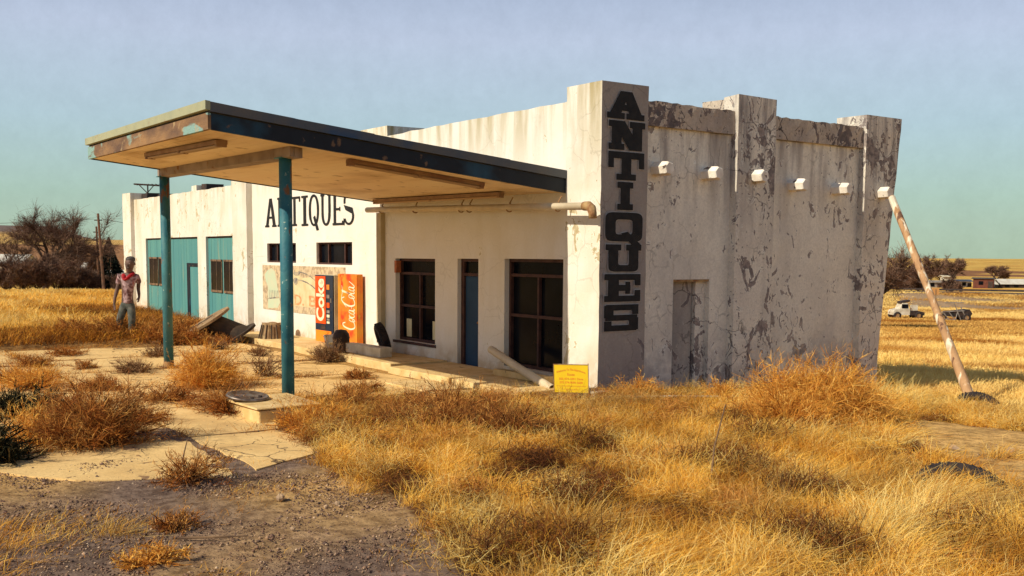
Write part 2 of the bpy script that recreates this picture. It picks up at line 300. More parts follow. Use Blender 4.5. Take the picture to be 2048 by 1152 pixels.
TWIG = mat('bare twigs', (1, 1, 1), (0.8, 0.7, 0.7), 1, rough=0.9, spec=0.1, ttint=[(0.0, (0.08, 0.05, 0.04)), (0.6, (0.17, 0.10, 0.07)), (1.0, (0.33, 0.21, 0.14))])
BARK = mat('dark bark', (0.045, 0.03, 0.025), (0.09, 0.06, 0.04), 2, bump=0.3)
NEEDLE = mat('dark evergreen needles', (1, 1, 1), (0.7, 0.7, 0.7), 1, rough=0.8, spec=0.1, ttint=[(0.0, (0.008, 0.012, 0.010)), (1.0, (0.03, 0.04, 0.025))])
STONE = mat('pale stones', (0.46, 0.31, 0.18), (0.28, 0.19, 0.13), 3, rough=0.9)
STONEC = mat('stone gravel', (1, 1, 1), (0.7, 0.6, 0.6), 3, rough=0.9, ttint=[(0.0, (0.10, 0.065, 0.055)), (0.5, (0.26, 0.16, 0.11)), (0.85, (0.40, 0.26, 0.15)), (1.0, (0.66, 0.50, 0.34))])
WHITEP = mat('chalky white paint', (0.72, 0.66, 0.54), (0.50, 0.42, 0.30), 3, rough=0.7, layers=[((0.22, 0.10, 0.05), 2, 0.62, 0.68)])
GREYP = mat('grey white scrap metal', (0.32, 0.29, 0.26), (0.20, 0.16, 0.13), 3, rough=0.7)
DARKM = mat('dark scrap metal', (0.02, 0.018, 0.018), (0.07, 0.04, 0.03), 3, rough=0.7)
YEL = mat('yellow sign face', (0.90, 0.62, 0.015), (0.84, 0.54, 0.01), 3, rough=0.6)
REDT = mat('red sign print', (0.80, 0.20, 0.02), (0.72, 0.25, 0.03), 9, rough=0.7)
VRED = mat('orange red machine panel', (0.83, 0.10, 0.01), (0.75, 0.07, 0.01), 2, rough=0.35)
VORG = mat('orange kick panel', (0.90, 0.26, 0.02), rough=0.4)
VNAVY = mat('navy machine front', (0.012, 0.025, 0.05), (0.02, 0.03, 0.05), 4, rough=0.3)
VWHITE = mat('cream machine lettering', (0.82, 0.74, 0.52), rough=0.5)
VFADE = mat('sun faded orange panel', (0.78, 0.19, 0.015), (0.74, 0.29, 0.02), 2.2, (0.40, 0.62), rough=0.5, layers=[((0.60, 0.05, 0.012), 2.6, 0.54, 0.66), ((0.66, 0.36, 0.03), 7, 0.62, 0.74)])
VSIDE = mat('cream machine cabinet', (0.66, 0.57, 0.38), (0.5, 0.4, 0.25), 3, rough=0.5)
MUR = mat('faded mural ground', (0.62, 0.48, 0.31), (0.38, 0.27, 0.17), 9, (0.42, 0.6), rough=0.95, layers=[((0.68, 0.52, 0.30), 5, 0.56, 0.66, (1, 1, 1), 1.5)])
MURC = mat('faded cream mural field', (0.72, 0.60, 0.36), (0.62, 0.47, 0.25), 4, rough=0.95)
MURG = mat('faded mint mural paint', (0.52, 0.60, 0.42), (0.60, 0.58, 0.40), 4, rough=0.95)
MURD = mat('faded grey mural paint', (0.16, 0.15, 0.15), (0.46, 0.37, 0.25), 7, (0.42, 0.6), rough=0.95)
MURR = mat('faded red mural letters', (0.68, 0.22, 0.09), (0.70, 0.42, 0.2), 9, rough=0.95)
SKIN = mat('dark brown skin', (0.085, 0.055, 0.045), (0.16, 0.09, 0.07), 7, rough=0.6)
SKINA = SKIN
SHIRT = mat('blood stained white shirt', (0.46, 0.32, 0.33), (0.13, 0.06, 0.06), 12, (0.42, 0.62), rough=0.9, bump=0.6, bscale=9, layers=[((0.34, 0.10, 0.09), 9, 0.60, 0.70, (1, 1, 0.4), 1.0)])
BLOOD = mat('blood red cloth', (0.42, 0.01, 0.015), (0.28, 0.005, 0.01), 9, rough=0.7)
TROU = mat('dirty grey green trousers', (0.075, 0.085, 0.075), (0.15, 0.15, 0.13), 7, (0.45, 0.65), rough=0.9, bump=0.6, bscale=8)
SHOE = mat('dark shoe leather', (0.015, 0.013, 0.012), rough=0.5)
EYE = mat('eye', (0.3, 0.26, 0.22), rough=0.3)
STEEL = mat('dull steel', (0.32, 0.29, 0.26), (0.16, 0.12, 0.10), 9, metal=0.7, rough=0.45)
SHEDR = mat('red brown shed boards', (0.16, 0.05, 0.03), (0.10, 0.035, 0.025), 2)

# ------------------------------------------------------------------ terrain
RX, RY = RGT.x, RGT.y; FX, FY = FWD.x, FWD.y; _n = math.hypot(FX, FY); FX /= _n; FY /= _n; _n = math.hypot(RX, RY); RX /= _n; RY /= _n
def sst(a, b, x):
    t = min(1.0, max(0.0, (x-a)/(b-a))); return t*t*(3-2*t)
RP = [(0, 0), (13, 0), (23, -0.45), (60, -2.0), (110, -3.5), (138, -3.6), (156, -2.35), (165, -2.35), (178, -3.3), (230, -3.3), (500, -4.5), (1000, -3.5), (2200, -5.0), (3000, 2.0), (4500, 3.0)]
LP = [(0, 0), (26.8, 0), (27.9, 0.25), (60, 0.0), (112, -1.7), (250, -2.0), (450, -1.0), (900, 4.5), (2000, 25.0), (2600, 33.0), (4500, 34.0)]
def prof(P, r):
    for (a, za), (b, zb) in zip(P[:-1], P[1:]):
        if r <= b: return za+(zb-za)*((r-a)/(b-a))
    return P[-1][1]
def hz(x, y, fine=False):
    dx, dy = x-CAM.x, y-CAM.y; r = math.hypot(dx, dy); t = math.atan2(dx*RX+dy*RY, dx*FX+dy*FY)
    wr = sst(0.10, 0.35, t) if t < 1.6 else 1-sst(1.6, 2.4, t)
    wl = 1-sst(-0.36, -0.30, t)
    lp = prof(LP, r); 
    if r < 60: lp *= wl
    w2 = 1-sst(-0.1, 0.1, t)
    z = wr*prof(RP, r) + (1-wr)*w2*lp
    if r > 2000 and t < -0.38: z += 30*sst(2000, 2600, r)*sst(-0.38, -0.43, t)*(1 if t > -1.2 else 0)
    if r > 3: 
        k = min(1.0, max(0.0, (r-60)/200)); z += noise.noise(Vector((x*0.012, y*0.012, 3)))*1.0*k
    return z
def inpoly(x, y, P):
    c = False; n = len(P)
    for i in range(n):
        x1, y1 = P[i]; x2, y2 = P[(i+1) % n]
        if (y1 > y) != (y2 > y) and x < (x2-x1)*(y-y1)/(y2-y1)+x1: c = not c
    return c
GP = [(-0.40,-5.51),(1.22,-5.91),(2.84,-6.26),(4.22,-6.58),(5.01,-6.30),(6.09,-6.83),(6.93,-7.29),(8.83,-8.22),(14,-6.2),(16,4),(9,6),(6.6,6),(3.16,5.2),(0.3,9),(0.2,0.0),(-0.13,-1.32),(-0.58,-2.57),(-1.68,-3.79)]
BARE = [(4.46,1.27),(4.34,2.77),(5.2,3.1),(6.9,2.6),(8.2,1.9),(9.6,-0.6),(8.6,-1.5),(7.6,-1.35),(6.69,-0.36),(5.41,0.57)]
def nz(x, y, s, k=0.0): return noise.noise(Vector((x*s, y*s, k)))
def gcol(x, y):
    dx, dy = x-CAM.x, y-CAM.y; r = math.hypot(dx, dy); t = math.atan2(dx*RX+dy*RY, dx*FX+dy*FY)
    n1 = nz(x, y, 0.5, 1); n2 = nz(x, y, 2.1, 2)
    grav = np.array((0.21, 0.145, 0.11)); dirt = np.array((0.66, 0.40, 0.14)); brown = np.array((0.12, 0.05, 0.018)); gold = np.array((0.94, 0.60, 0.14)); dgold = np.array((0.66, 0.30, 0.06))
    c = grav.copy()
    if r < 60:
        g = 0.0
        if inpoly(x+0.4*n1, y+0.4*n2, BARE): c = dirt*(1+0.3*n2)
        elif inpoly(x+0.5*n1, y+0.5*n2, GP): c = brown*(1+0.5*n2)  # soil colour darkened to deepen the shade between tussocks
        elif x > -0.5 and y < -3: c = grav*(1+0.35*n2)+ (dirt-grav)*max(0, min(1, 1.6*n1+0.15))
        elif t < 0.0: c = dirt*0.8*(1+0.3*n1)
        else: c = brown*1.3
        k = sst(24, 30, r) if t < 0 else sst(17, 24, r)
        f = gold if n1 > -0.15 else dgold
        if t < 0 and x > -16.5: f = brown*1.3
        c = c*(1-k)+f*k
    else:
        f = gold.copy()
        m = nz(x, y, 0.06, 5); f = f*(1-0.75*sst(0.05, 0.35, m)) + dgold*0.75*sst(0.05, 0.35, m)
        if t > 0:
            if 60 < r < 112: 
                w = sst(66, 78, r); f = f*(1-w*0.7)+np.array((0.42, 0.19, 0.05))*w*0.7
            if 112 <= r < 137: f = (np.array((0.62, 0.38, 0.16)) if nz(x, y, 0.12, 5) > -0.05 else np.array((0.42, 0.2, 0.06)))*(1+0.4*m)
            if 137 <= r < 170: f = np.array((0.44, 0.30, 0.175))*(1+0.45*n1+0.4*nz(x, y, 0.12, 6))
            if r >= 320: f = f*(0.8+0.2*nz(x*0.1, y*0.4, 0.05)); 
            if 420 < r < 640 and nz(x, y, 0.01, 9) > -0.1: f = np.array((0.30, 0.14, 0.06))
        else:
            if 62 < r < 90: f = f
            if r > 230: f = np.array((0.40, 0.20, 0.085))*(1+0.3*m)
            if r > 1250: f = np.array((0.72, 0.45, 0.14))
            if r > 2300: f = np.array((0.20, 0.15, 0.13))
        c = f
    return np.clip(c, 0.01, 1)
def terrain():
    rad = list(np.arange(1.5, 34, 0.26)); r = rad[-1]
    while r < 4300: r *= 1.045; rad.append(r)
    ths = list(np.radians(np.arange(-34, 34.01, 0.45))) + list(np.radians(np.arange(40, 321, 6.0)))
    n = len(ths); v = [(CAM.x, CAM.y, 0.0)]; cols = [(*gcol(CAM.x, CAM.y), 1)]
    for r in rad:
        for th in ths:
            dx = r*(FX*math.cos(th)+RX*math.sin(th)); dy = r*(FY*math.cos(th)+RY*math.sin(th)); x, y = CAM.x+dx, CAM.y+dy
            z = hz(x, y)
            if r < 60:
                z += 0.030*nz(x, y, 0.8, 4)+0.016*nz(x, y, 3.0, 7)
                if inpoly(x, y, GP): z += 0.05*nz(x, y, 0.7, 8)+0.03
                if inpoly(x, y, BARE): z += 0.05
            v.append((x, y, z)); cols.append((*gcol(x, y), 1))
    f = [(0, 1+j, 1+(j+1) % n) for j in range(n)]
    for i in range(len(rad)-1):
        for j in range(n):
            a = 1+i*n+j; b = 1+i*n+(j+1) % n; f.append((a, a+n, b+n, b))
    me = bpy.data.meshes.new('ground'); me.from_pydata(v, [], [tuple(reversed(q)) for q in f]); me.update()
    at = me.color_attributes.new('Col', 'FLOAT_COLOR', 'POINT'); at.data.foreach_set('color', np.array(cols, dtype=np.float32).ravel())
    me.polygons.foreach_set('use_smooth', [True]*len(me.polygons))
    if me.polygons[len(me.polygons)//2].normal.z < 0: me.flip_normals()
    o = link('ground', me, GROUND); tag(o, kind='structure'); return o
terrain()
# concrete apron: slabs with ragged broken edges
def slabs():
    mb = MB(); xs = [2.75, 0.35, -2.3, -5.0, -7.7, -10.4, -13.1, -15.6]; ys = [-1.55, -4.3, -7.05, -9.8, -12.5]
    for i in range(len(xs)-1):
        for j in range(len(ys)-1):
            x1, x0 = xs[i], xs[i+1]; y1, y0 = ys[j], ys[j+1]; 
            if i == 0 and j == 0: continue
            if i == 0 and j >= 3: continue
            g = random.uniform(0.015, 0.04); cs = [(x0+g, y0+g), (x1-g, y0+g), (x1-g, y1-g), (x0+g, y1-g)]
            if i == 0 and j == 2: cs = [(x0+g, y0+0.1), (x0+0.8, y0+0.35), (x0+1.75, y0+0.95), (x1-0.25, y0+1.7), (x1, y1-0.3), (x0+g, y1-g)]
            if i == 0 and j == 1: cs = [(x0+g, y0+g), (x1-0.1, y0+g), (x1-0.55, y0+0.9), (x0+0.9, y0+1.3), (x0+g, y0+1.1)]
            if i == 1 and j == 1: cs = [(x0+g, y0+g), (x1-g, y0+g), (x1-g, y0+1.2), (x0+1.2, y0+1.75), (x0+0.9, y1-g), (x0+g, y1-g)]
            if i == 1 and j == 0: cs = [(x0+g, y0+1.0), (x0+0.8, y0+0.9), (x1-0.5, y1-0.9), (x1-0.4, y1-g), (x0+g, y1-g)]
            pts = []; n = len(cs); irr = 0.06 if i < 1 else 0.025
            for a in range(n):
                p, q = cs[a], cs[(a+1) % n]; L = math.dist(p, q); k = max(2, int(L/0.22))
                for s in range(k):
                    u = s/k; x = p[0]+(q[0]-p[0])*u; y = p[1]+(q[1]-p[1])*u
                    pts.append((x+irr*2.2*nz(x, y, 1.3, 20+i)+irr*random.uniform(-.4, .4), y+irr*2.2*nz(x, y, 1.3, 40+j)+irr*random.uniform(-.4, .4)))
            tilt = (random.uniform(-.004, .004), random.uniform(-.004, .004)); zt = 0.016+random.uniform(-0.005, 0.007)
            cx, cy = (x0+x1)/2, (y0+y1)/2; m = len(pts)
            top = [(x, y, zt+(x-cx)*tilt[0]+(y-cy)*tilt[1]) for x, y in pts]; bot = [(x, y, -0.1) for x, y in pts]
            mb.poly(top+bot, [tuple(range(m))]+[(m+a, m+(a+1) % m, (a+1) % m, a) for a in range(m)])
    tag(mb.build('pavement', CONC), kind='structure')
slabs()

# ------------------------------------------------------------------ lettering
def ring(x0, x1, z0, z1, tx, tz, n=2.0, a0=0, a1=2*math.pi, k=28):
    cx, cz, rx, rz = (x0+x1)/2, (z0+z1)/2, (x1-x0)/2, (z1-z0)/2; P = []
    def pt(a, rx, rz):
        c, s = math.cos(a), math.sin(a); return (cx+rx*math.copysign(abs(c)**(2/n), c), cz+rz*math.copysign(abs(s)**(2/n), s))
    for i in range(k):
        a = a0+(a1-a0)*i/k; b = a0+(a1-a0)*(i+1)/k
        P.append([pt(a, rx, rz), pt(b, rx, rz), pt(b, rx-tx, rz-tz), pt(a, rx-tx, rz-tz)])
    return P
def R_(x0, z0, x1, z1): return [(x0, z0), (x1, z0), (x1, z1), (x0, z1)]
def glyph(ch, t, s, sq):
    """unit-box polygons: t stem thickness, s serif height, sq superellipse exponent"""
    th = s
    if ch == 'A': return [[(0.08, s), (0.08+t*1.1, s), (0.50+t*0.35, 1), (0.5-t*0.55, 1)], [(0.92-t*1.25, s), (0.92, s), (0.5+t*0.60, 1), (0.5-t*0.35, 1)], R_(0.25, 0.30, 0.75, 0.30+s*1.0), R_(0, 0, 0.1+t*1.35, s), R_(0.9-t*1.45, 0, 1, s)]
    if ch == 'N': return [R_(0.08, 0, 0.08+t, 1), R_(0.92-t, 0, 0.92, 1), [(0.08, 1), (0.08+t*1.3, 1), (0.92, 0), (0.92-t*1.3, 0)], R_(0, 0, 0.16+t, s), R_(0.84-t, 1-s, 1, 1), R_(0, 1-s, 0.1+t, 1)]
    if ch == 'T': return [R_(0.5-t/2, 0, 0.5+t/2, 1), R_(0, 1-s*1.1, 1, 1), R_(0, 1-s*2.6, t*0.55, 1), R_(1-t*0.55, 1-s*2.6, 1, 1), R_(0.5-t, 0, 0.5+t, s)]
    if ch == 'I': return [R_(0.5-t*1.1, 0, 0.5+t*1.1, 1), R_(0, 0, 1, s), R_(0, 1-s, 1, 1)]
    if ch == 'Q': return ring(0, 1, 0, 1, t, th*1.1, sq)+[[(0.42, 0.28), (0.60, 0.34), (0.98, -0.12), (0.74, -0.14)]]
    if ch == 'U': return [R_(0.08, 0.4, 0.08+t, 1), R_(0.92-t, 0.4, 0.92, 1), R_(0, 1-s, 0.16+t, 1), R_(0.84-t, 1-s, 1, 1)]+ring(0.08, 0.92, 0, 0.8, t, th*1.1, sq, math.pi, 2*math.pi, 14)
    if ch == 'E': return [R_(0.10, 0, 0.10+t*1.1, 1), R_(0, 0, 1, s), R_(0, 1-s, 1, 1), R_(0.1, 0.5-s*0.5, 0.72, 0.5+s*0.5), R_(1-t*0.6, 0, 1, s*1.9), R_(1-t*0.6, 1-s*1.9, 1, 1), R_(0.72-t*0.5, 0.5-s, 0.72, 0.5+s)]
    if ch == 'S':
        if sq > 3: return [R_(0.05, 1-s, 1, 1), R_(0.0, 0.5, t, 0.97), R_(0.03, 0.5-s/2, 0.97, 0.5+s/2), R_(1-t, 0.03, 1, 0.5), R_(0, 0, 0.95, s), R_(0.0, 0, t*0.8, s*1.7), R_(1-t*0.7, 1-s*1.7, 1, 1)]
        return ring(0, 1, 0.46, 1, t*0.9, th, 2, 0.25, math.pi*1.1, 12)+ring(0, 1, 0, 0.54, t*0.9, th, 2, math.pi*1.1, 2*math.pi+0.3, 12)+[[(0.02, 0.62), (0.2, 0.46), (1.0, 0.30), (0.86, 0.52)], R_(0, 0, t*.5, s*3), R_(1-t*.5, 1-s*3, 1, 1)]
def letters(spec, plane, off0, grow=0.0, t=0.28, s=0.17, sq=5):
    mb = MB(); k = 0
    for ch, a, b, z0, z1 in spec:
        for P in glyph(ch, t if ch != 'I' else t*1.0, s, sq):
            P = [(a+(b-a)*u, z0+(z1-z0)*w) for u, w in P]
            if grow:
                cx = sum(p[0] for p in P)/len(P); cz = sum(p[1] for p in P)/len(P)
                P = [(p[0]+math.copysign(grow, p[0]-cx), p[1]+math.copysign(grow, p[1]-cz)) for p in P]
            o = off0+0.00025*(k % 36); k += 1
            if plane == 'x': mb.poly([(o, u, w) for u, w in P], [tuple(range(len(P)))])
            else: mb.poly([(u, -o, w) for u, w in P], [tuple(range(len(P)))])
    return mb
def text_mb(body, O, ux, uz, w, h, bold=0.0, shear=0.0, off=0.004, arch=0.0):
    """text fitted into a w x h box from corner O along ux (reading) and uz (up)"""
    cu = bpy.data.curves.new('t', 'FONT'); cu.body = body; cu.offset = bold; cu.shear = shear; cu.resolution_u = 3
    ob = bpy.data.objects.new('t', cu); COL.objects.link(ob); dg = bpy.context.evaluated_depsgraph_get(); dg.update()
    me = ob.evaluated_get(dg).to_mesh(); V = [v.co.copy() for v in me.vertices]; F = [tuple(p.vertices) for p in me.polygons]
    ob.evaluated_get(dg).to_mesh_clear(); bpy.data.objects.remove(ob); bpy.data.curves.remove(cu)
    x0 = min(v.x for v in V); x1 = max(v.x for v in V); y0 = min(v.y for v in V); y1 = max(v.y for v in V)
    O, ux, uz = Vector(O), Vector(ux).normalized(), Vector(uz).normalized(); n = ux.cross(uz)
    mb = MB(); P = []
    for v in V:
        a = (v.x-x0)/(x1-x0); b = (v.y-y0)/(y1-y0); P.append(O+ux*w*a+uz*(h*b+arch*(1-(2*a-1)**2))+n*off)
    return mb.poly(P, F)

# ------------------------------------------------------------------ the store building
B = empty('roadside_store', (-8, 4, 0), 'abandoned cream stucco store with projecting flat canopy, black ANTIQUES lettering and teal garage doors', 'building')
XG0, XG1 = -29.5, -17.1
fy = 0.06
holes = [(-14.79,-12.75,2.11,2.645), (-11.44,-9.37,2.09,2.65), (-7.20,-5.46,0.44,2.27), (-4.57,-3.79,0.02,2.28), (-2.88,-1.06,0.24,2.29)]
w = wallgrid(-15.9, -0.94, -0.6, 5.02, holes, fy, fy+0.32, jt=0.015).build('facade_wall', CREAM2, B)
mbp = MB(); 
def pillar(mb, x0, x1, y0, y1, z0, z1, seg=0.3, jt=0.02):
    zs = np.linspace(z0, z1, int((z1-z0)/seg)+2); b = len(mb.v)
    for i, z in enumerate(zs):
        j = 0.006
        for x, y in ((x0, y0), (x1, y0), (x1, y1), (x0, y1)): mb.v.append((x+random.uniform(-j, j), y+random.uniform(-j, j), z+(random.uniform(-jt, jt) if i == len(zs)-1 else 0)))
    for i in range(len(zs)-1):
        for k in range(4): mb.f.append((b+i*4+k, b+i*4+(k+1) % 4, b+i*4+4+(k+1) % 4, b+i*4+4+k))
    b2 = b+(len(zs)-1)*4; mb.f.append((b2, b2+1, b2+2, b2+3)); return mb
# corner pilaster: cream front, grey sign side -> two materials on one mesh
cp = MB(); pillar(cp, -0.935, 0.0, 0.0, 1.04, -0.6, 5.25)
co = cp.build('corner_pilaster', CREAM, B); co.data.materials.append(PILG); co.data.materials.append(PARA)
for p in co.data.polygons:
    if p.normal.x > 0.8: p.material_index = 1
gp = MB(); pillar(gp, -17.1, -15.9, -0.12, 0.3, -0.4, 5.05); gp.build('garage_pilaster', CREAM, B)
ge = MB(); pillar(ge, -29.5, -28.35, -0.12, 0.4, -0.4, 4.69); ge.build('garage_pilaster', CREAM, B)
gholes = [(-26.86,-20.78,-0.35,2.90), (-19.95,-17.30,-0.35,2.895)]
wallgrid(-28.35, -17.1, -0.6, 4.415, gholes, 0.02, 0.34, jt=0.012).build('garage_wall', CREAM, B)
# side wall
def sidez(): pass
ws = wallgrid(1.04, 7.95, -1.6, 4.60, [(1.86, 2.78, -0.9, 1.94)], -0.16, -0.46, step=0.4, axis='x', jy=0.008).build('side_wall', SIDE, B)
band = MB()
for y0, y1 in ((1.04, 3.26), (4.30, 7.06)): 
    wallgrid(y0, y1, 4.60, 5.02, [], -0.075, -0.46, step=0.12, axis='x', jt=0.014, jy=0.008).build('parapet_band', PARA, B)
pm = MB(); pillar(pm, -0.36, 0.0, 3.26, 4.30, -1.2, 5.30, 0.25, 0.03); pm.build('side_pilaster', SIDEP, B)
pr = MB(); pillar(pr, -0.75, 0.0, 7.06, 7.95, -1.6, 5.26, 0.25, 0.03)
for i, (x, y, z) in enumerate(pr.v):
    if y > 7.5: pr.v[i] = (x, 7.62+0.62*max(0, (z+0.6))/5.86, z)
o = pr.build('side_pilaster', SIDEP, B); 
for bb in (co,):
    pass
# block beside the middle pilaster, seen above the parapet (back side of it)
MB().box((-0.95, 3.30, 4.4), (-0.362, 4.05, 5.28), 0.01).build('parapet_block', PARA, B)
# back, roof, far end
wallgrid(-29.3, -0.75, -1.6, 4.7, [], 8.0, 8.25, step=2.0, jt=0.02).build('rear_wall', CREAM, B)
wallgrid(0.4, 8.0, -0.8, 4.40, [], -29.35, -29.05, step=2.0, axis='x').build('end_wall', CREAM, B)
wallgrid(0.4, 8.0, 3.5, 5.02, [], -16.2, -15.92, step=2.0, axis='x').build('parapet_wall', CREAM, B)
rf = MB(); rf.box((-15.9, 0.38, 4.45), (-0.5, 8.0, 4.6)); rf.box((-29.05, 0.36, 3.95), (-16.2, 8.0, 4.1)); rf.build('roof', ROOFM, B)
# filled side doorway
MB().box((-0.44, 1.862, -0.9), (-0.34, 2.50, 1.90)).build('boarded_door', DOORM, B)
MB().box((-0.44, 2.504, -0.9), (-0.41, 2.53, 1.90)).build('door_gap', DARKM, B)
MB().box((-0.44, 2.534, -0.9), (-0.27, 2.778, 1.90)).build('door_jamb', SIDEP, B)
MB().box((-0.44, 1.862, 1.90), (-0.175, 2.778, 1.938)).build('door_lintel', RUST, B)
# interior dark backing so windows look into a room
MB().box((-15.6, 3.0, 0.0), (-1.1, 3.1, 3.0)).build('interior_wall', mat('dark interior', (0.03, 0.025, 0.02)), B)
# lettering
side_spec = [('A',0.10,0.93,4.64,5.10),('N',0.14,0.95,4.13,4.61),('T',0.14,0.94,3.63,4.10),('I',0.35,0.70,3.13,3.60),('Q',0.09,0.93,2.60,3.09),('U',0.11,0.91,2.09,2.55),('E',0.09,0.90,1.58,2.05),('S',0.10,0.87,1.08,1.53)]
letters(side_spec, 'x', 0.022, t=0.27, s=0.22, sq=6).build('painted_lettering', BLACK, B)
letters(side_spec, 'x', 0.009, grow=0.016, t=0.27, s=0.22, sq=6).build('lettering_outline', HALO, B)
front_spec = [('A',-14.90,-14.05,3.10,3.90),('N',-13.98,-13.22,3.10,3.90),('T',-13.18,-12.42,3.10,3.88),('I',-12.34,-11.92,3.09,3.88),('Q',-11.86,-11.24,3.07,3.89),('U',-11.14,-10.50,3.07,3.87),('E',-10.43,-9.82,3.07,3.86),('S',-9.81,-9.24,3.06,3.86)]
letters(front_spec, 'y', -fy+0.008, t=0.2, s=0.07, sq=2.2).build('painted_lettering', BLACK, B)
# big windows + door
def window(x0, x1, z0, z1, y, mulls=(), rails=(), fm=FRAME, fw=0.06, dep=0.07, gl=GLASS, name='window', parent=B):
    f = MB(); f.box((x0, y, z0), (x1, y+dep, z0+fw)); f.box((x0, y, z1-fw), (x1, y+dep, z1)); f.box((x0, y, z0+fw), (x0+fw, y+dep, z1-fw)); f.box((x1-fw, y, z0+fw), (x1, y+dep, z1-fw))
    zz = sorted([z0+fw]+[r for r in rails]+[z1-fw])
    for m in mulls:
        mx, ma, mbb = (m if isinstance(m, tuple) else (m, z0+fw, z1-fw)); f.box((mx-0.025, y+0.004, ma), (mx+0.025, y+dep-0.002, mbb))
    for r in rails: f.box((x0+fw, y+0.008, r-0.028), (x1-fw, y+dep-0.006, r+0.028))
    fo = f.build(name, fm, parent)
    g = MB().box((x0+0.02, y+dep+0.002, z0+0.02), (x1-0.02, y+dep+0.012, z1-0.02)).build('pane', gl, fo)
    return fo
wy = fy+0.11
wa = window(-7.20, -5.46, 0.44, 2.27, wy, mulls=((-6.30, 0.5, 1.93),), rails=(1.22, 1.94))
MB().box((-7.0, wy+0.066, 0.52), (-6.78, wy+0.071, 0.92)).build('paper', CURT, wa); MB().box((-5.86, wy+0.066, 0.52), (-5.62, wy+0.071, 0.92)).build('paper', CURT, wa)
MB().box((-7.28, fy-0.03, 0.38), (-5.42, fy+0.10, 0.437)).build('sill', FRAME, wa)
MB().box((-7.215, fy-0.02, 1.95), (-7.12, fy+0.1, 2.22)).build('sunlit_jamb', mat('red brown sunlit jamb', (0.5, 0.16, 0.06), (0.3, 0.1, 0.05), 9), wa)  # brighter red brown stands for sun on the window jamb
window(-2.88, -1.06, 0.24, 2.29, wy, mulls=((-1.95, 0.3, 1.96),), rails=(1.22, 1.98))
dr = MB(); dr.box((-4.57, wy-0.02, 0.02), (-4.46, wy+0.08, 2.28)); dr.box((-3.86, wy-0.02, 0.02), (-3.79, wy+0.08, 2.28)); dr.box((-4.46, wy-0.02, 1.93), (-3.86, wy+0.08, 1.99)); dr.box((-4.46, wy-0.02, 2.22), (-3.86, wy+0.08, 2.28))
do = dr.build('entrance_door', FRAME, B)
MB().box((-4.455, wy+0.02, 0.03), (-3.865, wy+0.06, 1.925)).build('door_leaf', NAVYD, do); MB().box((-4.455, wy+0.03, 1.995), (-3.865, wy+0.05, 2.215)).build('transom_pane', GLASS, do)
MB().lathe((-3.93, wy+0.0, 1.0), (0, -1, 0), [(0.0, 0.045), (0.022, 0.04), (0.03, 0.025), (0.012, 0.0), (0.02, -0.015)], 12).build('door_handle', RUST, do, True)
window(-14.79, -12.75, 2.11, 2.645, fy+0.06, mulls=(-14.2, -13.3), fw=0.045); window(-11.44, -9.37, 2.09, 2.65, fy+0.06, mulls=(-10.85, -9.9), fw=0.045)
# small arched vent
av = MB(); P = [(-12.84, fy-0.006, -0.02), (-12.50, fy-0.006, -0.02), (-12.50, fy-0.006, 0.18)]+[(-12.67+0.17*math.cos(a), fy-0.006, 0.18+0.14*math.sin(a)) for a in np.linspace(0.2, math.pi-0.2, 8)]+[(-12.84, fy-0.006, 0.18)]
av.poly(P, [tuple(range(len(P)))]); av.poly([(x, y+0.02, z) for x, y, z in P], [tuple(range(len(P)))]); av.build('arched_vent', FRAMEW, B)
# garage doors
def gdoor(x0, x1, z1, wins, walkdoor=None):
    m = MB(); nb = int((x1-x0)/0.28)
    for i in range(nb):
        a = x0+(x1-x0)*i/nb; m.box((a+0.004, 0.10+random.uniform(0, .006), -0.35), (a+(x1-x0)/nb-0.004, 0.16, z1))
    g = m.build('garage_door', TEAL, B)
    MB().box((x0, 0.09, z1-0.05), (x1, 0.17, z1-0.003)).build('door_header', FRAME, g)
    for a, b, c, d in wins: 
        f = MB(); f.box((a-0.03, 0.06, c-0.07), (b+0.03, 0.099, c)); f.box((a-0.03, 0.06, d), (b+0.03, 0.099, d+0.06)); f.box((a-0.03, 0.07, c), (a, 0.098, d)); f.box((b, 0.07, c), (b+0.03, 0.098, d))
        k = (b-a)/2; f.box((a+k-0.012, 0.076, c), (a+k+0.012, 0.0815, d))
        f.build('window_frame', FRAMEW, g); MB().box((a, 0.082, c), (b, 0.0985, d)).build('window_pane', GLASS, g)
    if walkdoor:
        a, b, zt = walkdoor
        f = MB(); f.box((a, 0.06, -0.3), (a+0.32, 0.098, zt)); f.box((a+0.32, 0.06, zt-0.12), (b, 0.098, zt)); f.build('recess_shade', NAVYSHADE, g)  # raised near-black strips paint in the shade of the recess
        MB().box((a+0.33, 0.072, -0.3), (b, 0.097, zt-0.13)).build('walk_door', TEAL, g)
    return g
gdoor(-26.86, -20.78, 2.90, [(-26.62, -25.60, 1.22, 2.14), (-25.40, -24.45, 1.22, 2.14)], (-22.1, -20.85, 2.02))
gdoor(-19.95, -17.30, 2.895, [(-19.62, -18.66, 1.18, 2.10), (-18.42, -17.47, 1.18, 2.10)])
# roof beam ends (vigas)
for y, z in ((1.37, 3.87), (2.59, 3.85), (3.76, 3.85), (4.96, 3.75), (6.30, 3.73), (7.60, 3.70)):
    x0 = -0.2 if not (3.2 < y < 4.4 or y > 7) else -0.05
    m = MB(); n = 6; rr = 0.128
    ln = 0.36 if x0 == -0.2 else 0.24
    m.tube([(x0, y, z), (x0+0.25, y, z), (x0+ln+0.02, y+0.005, z-0.005), (x0+ln+0.045, y+0.005, z-0.005)], [rr, rr*0.98, rr*0.95, rr*0.8], n)
    m.build('roof_beam_end', VIGA, B)
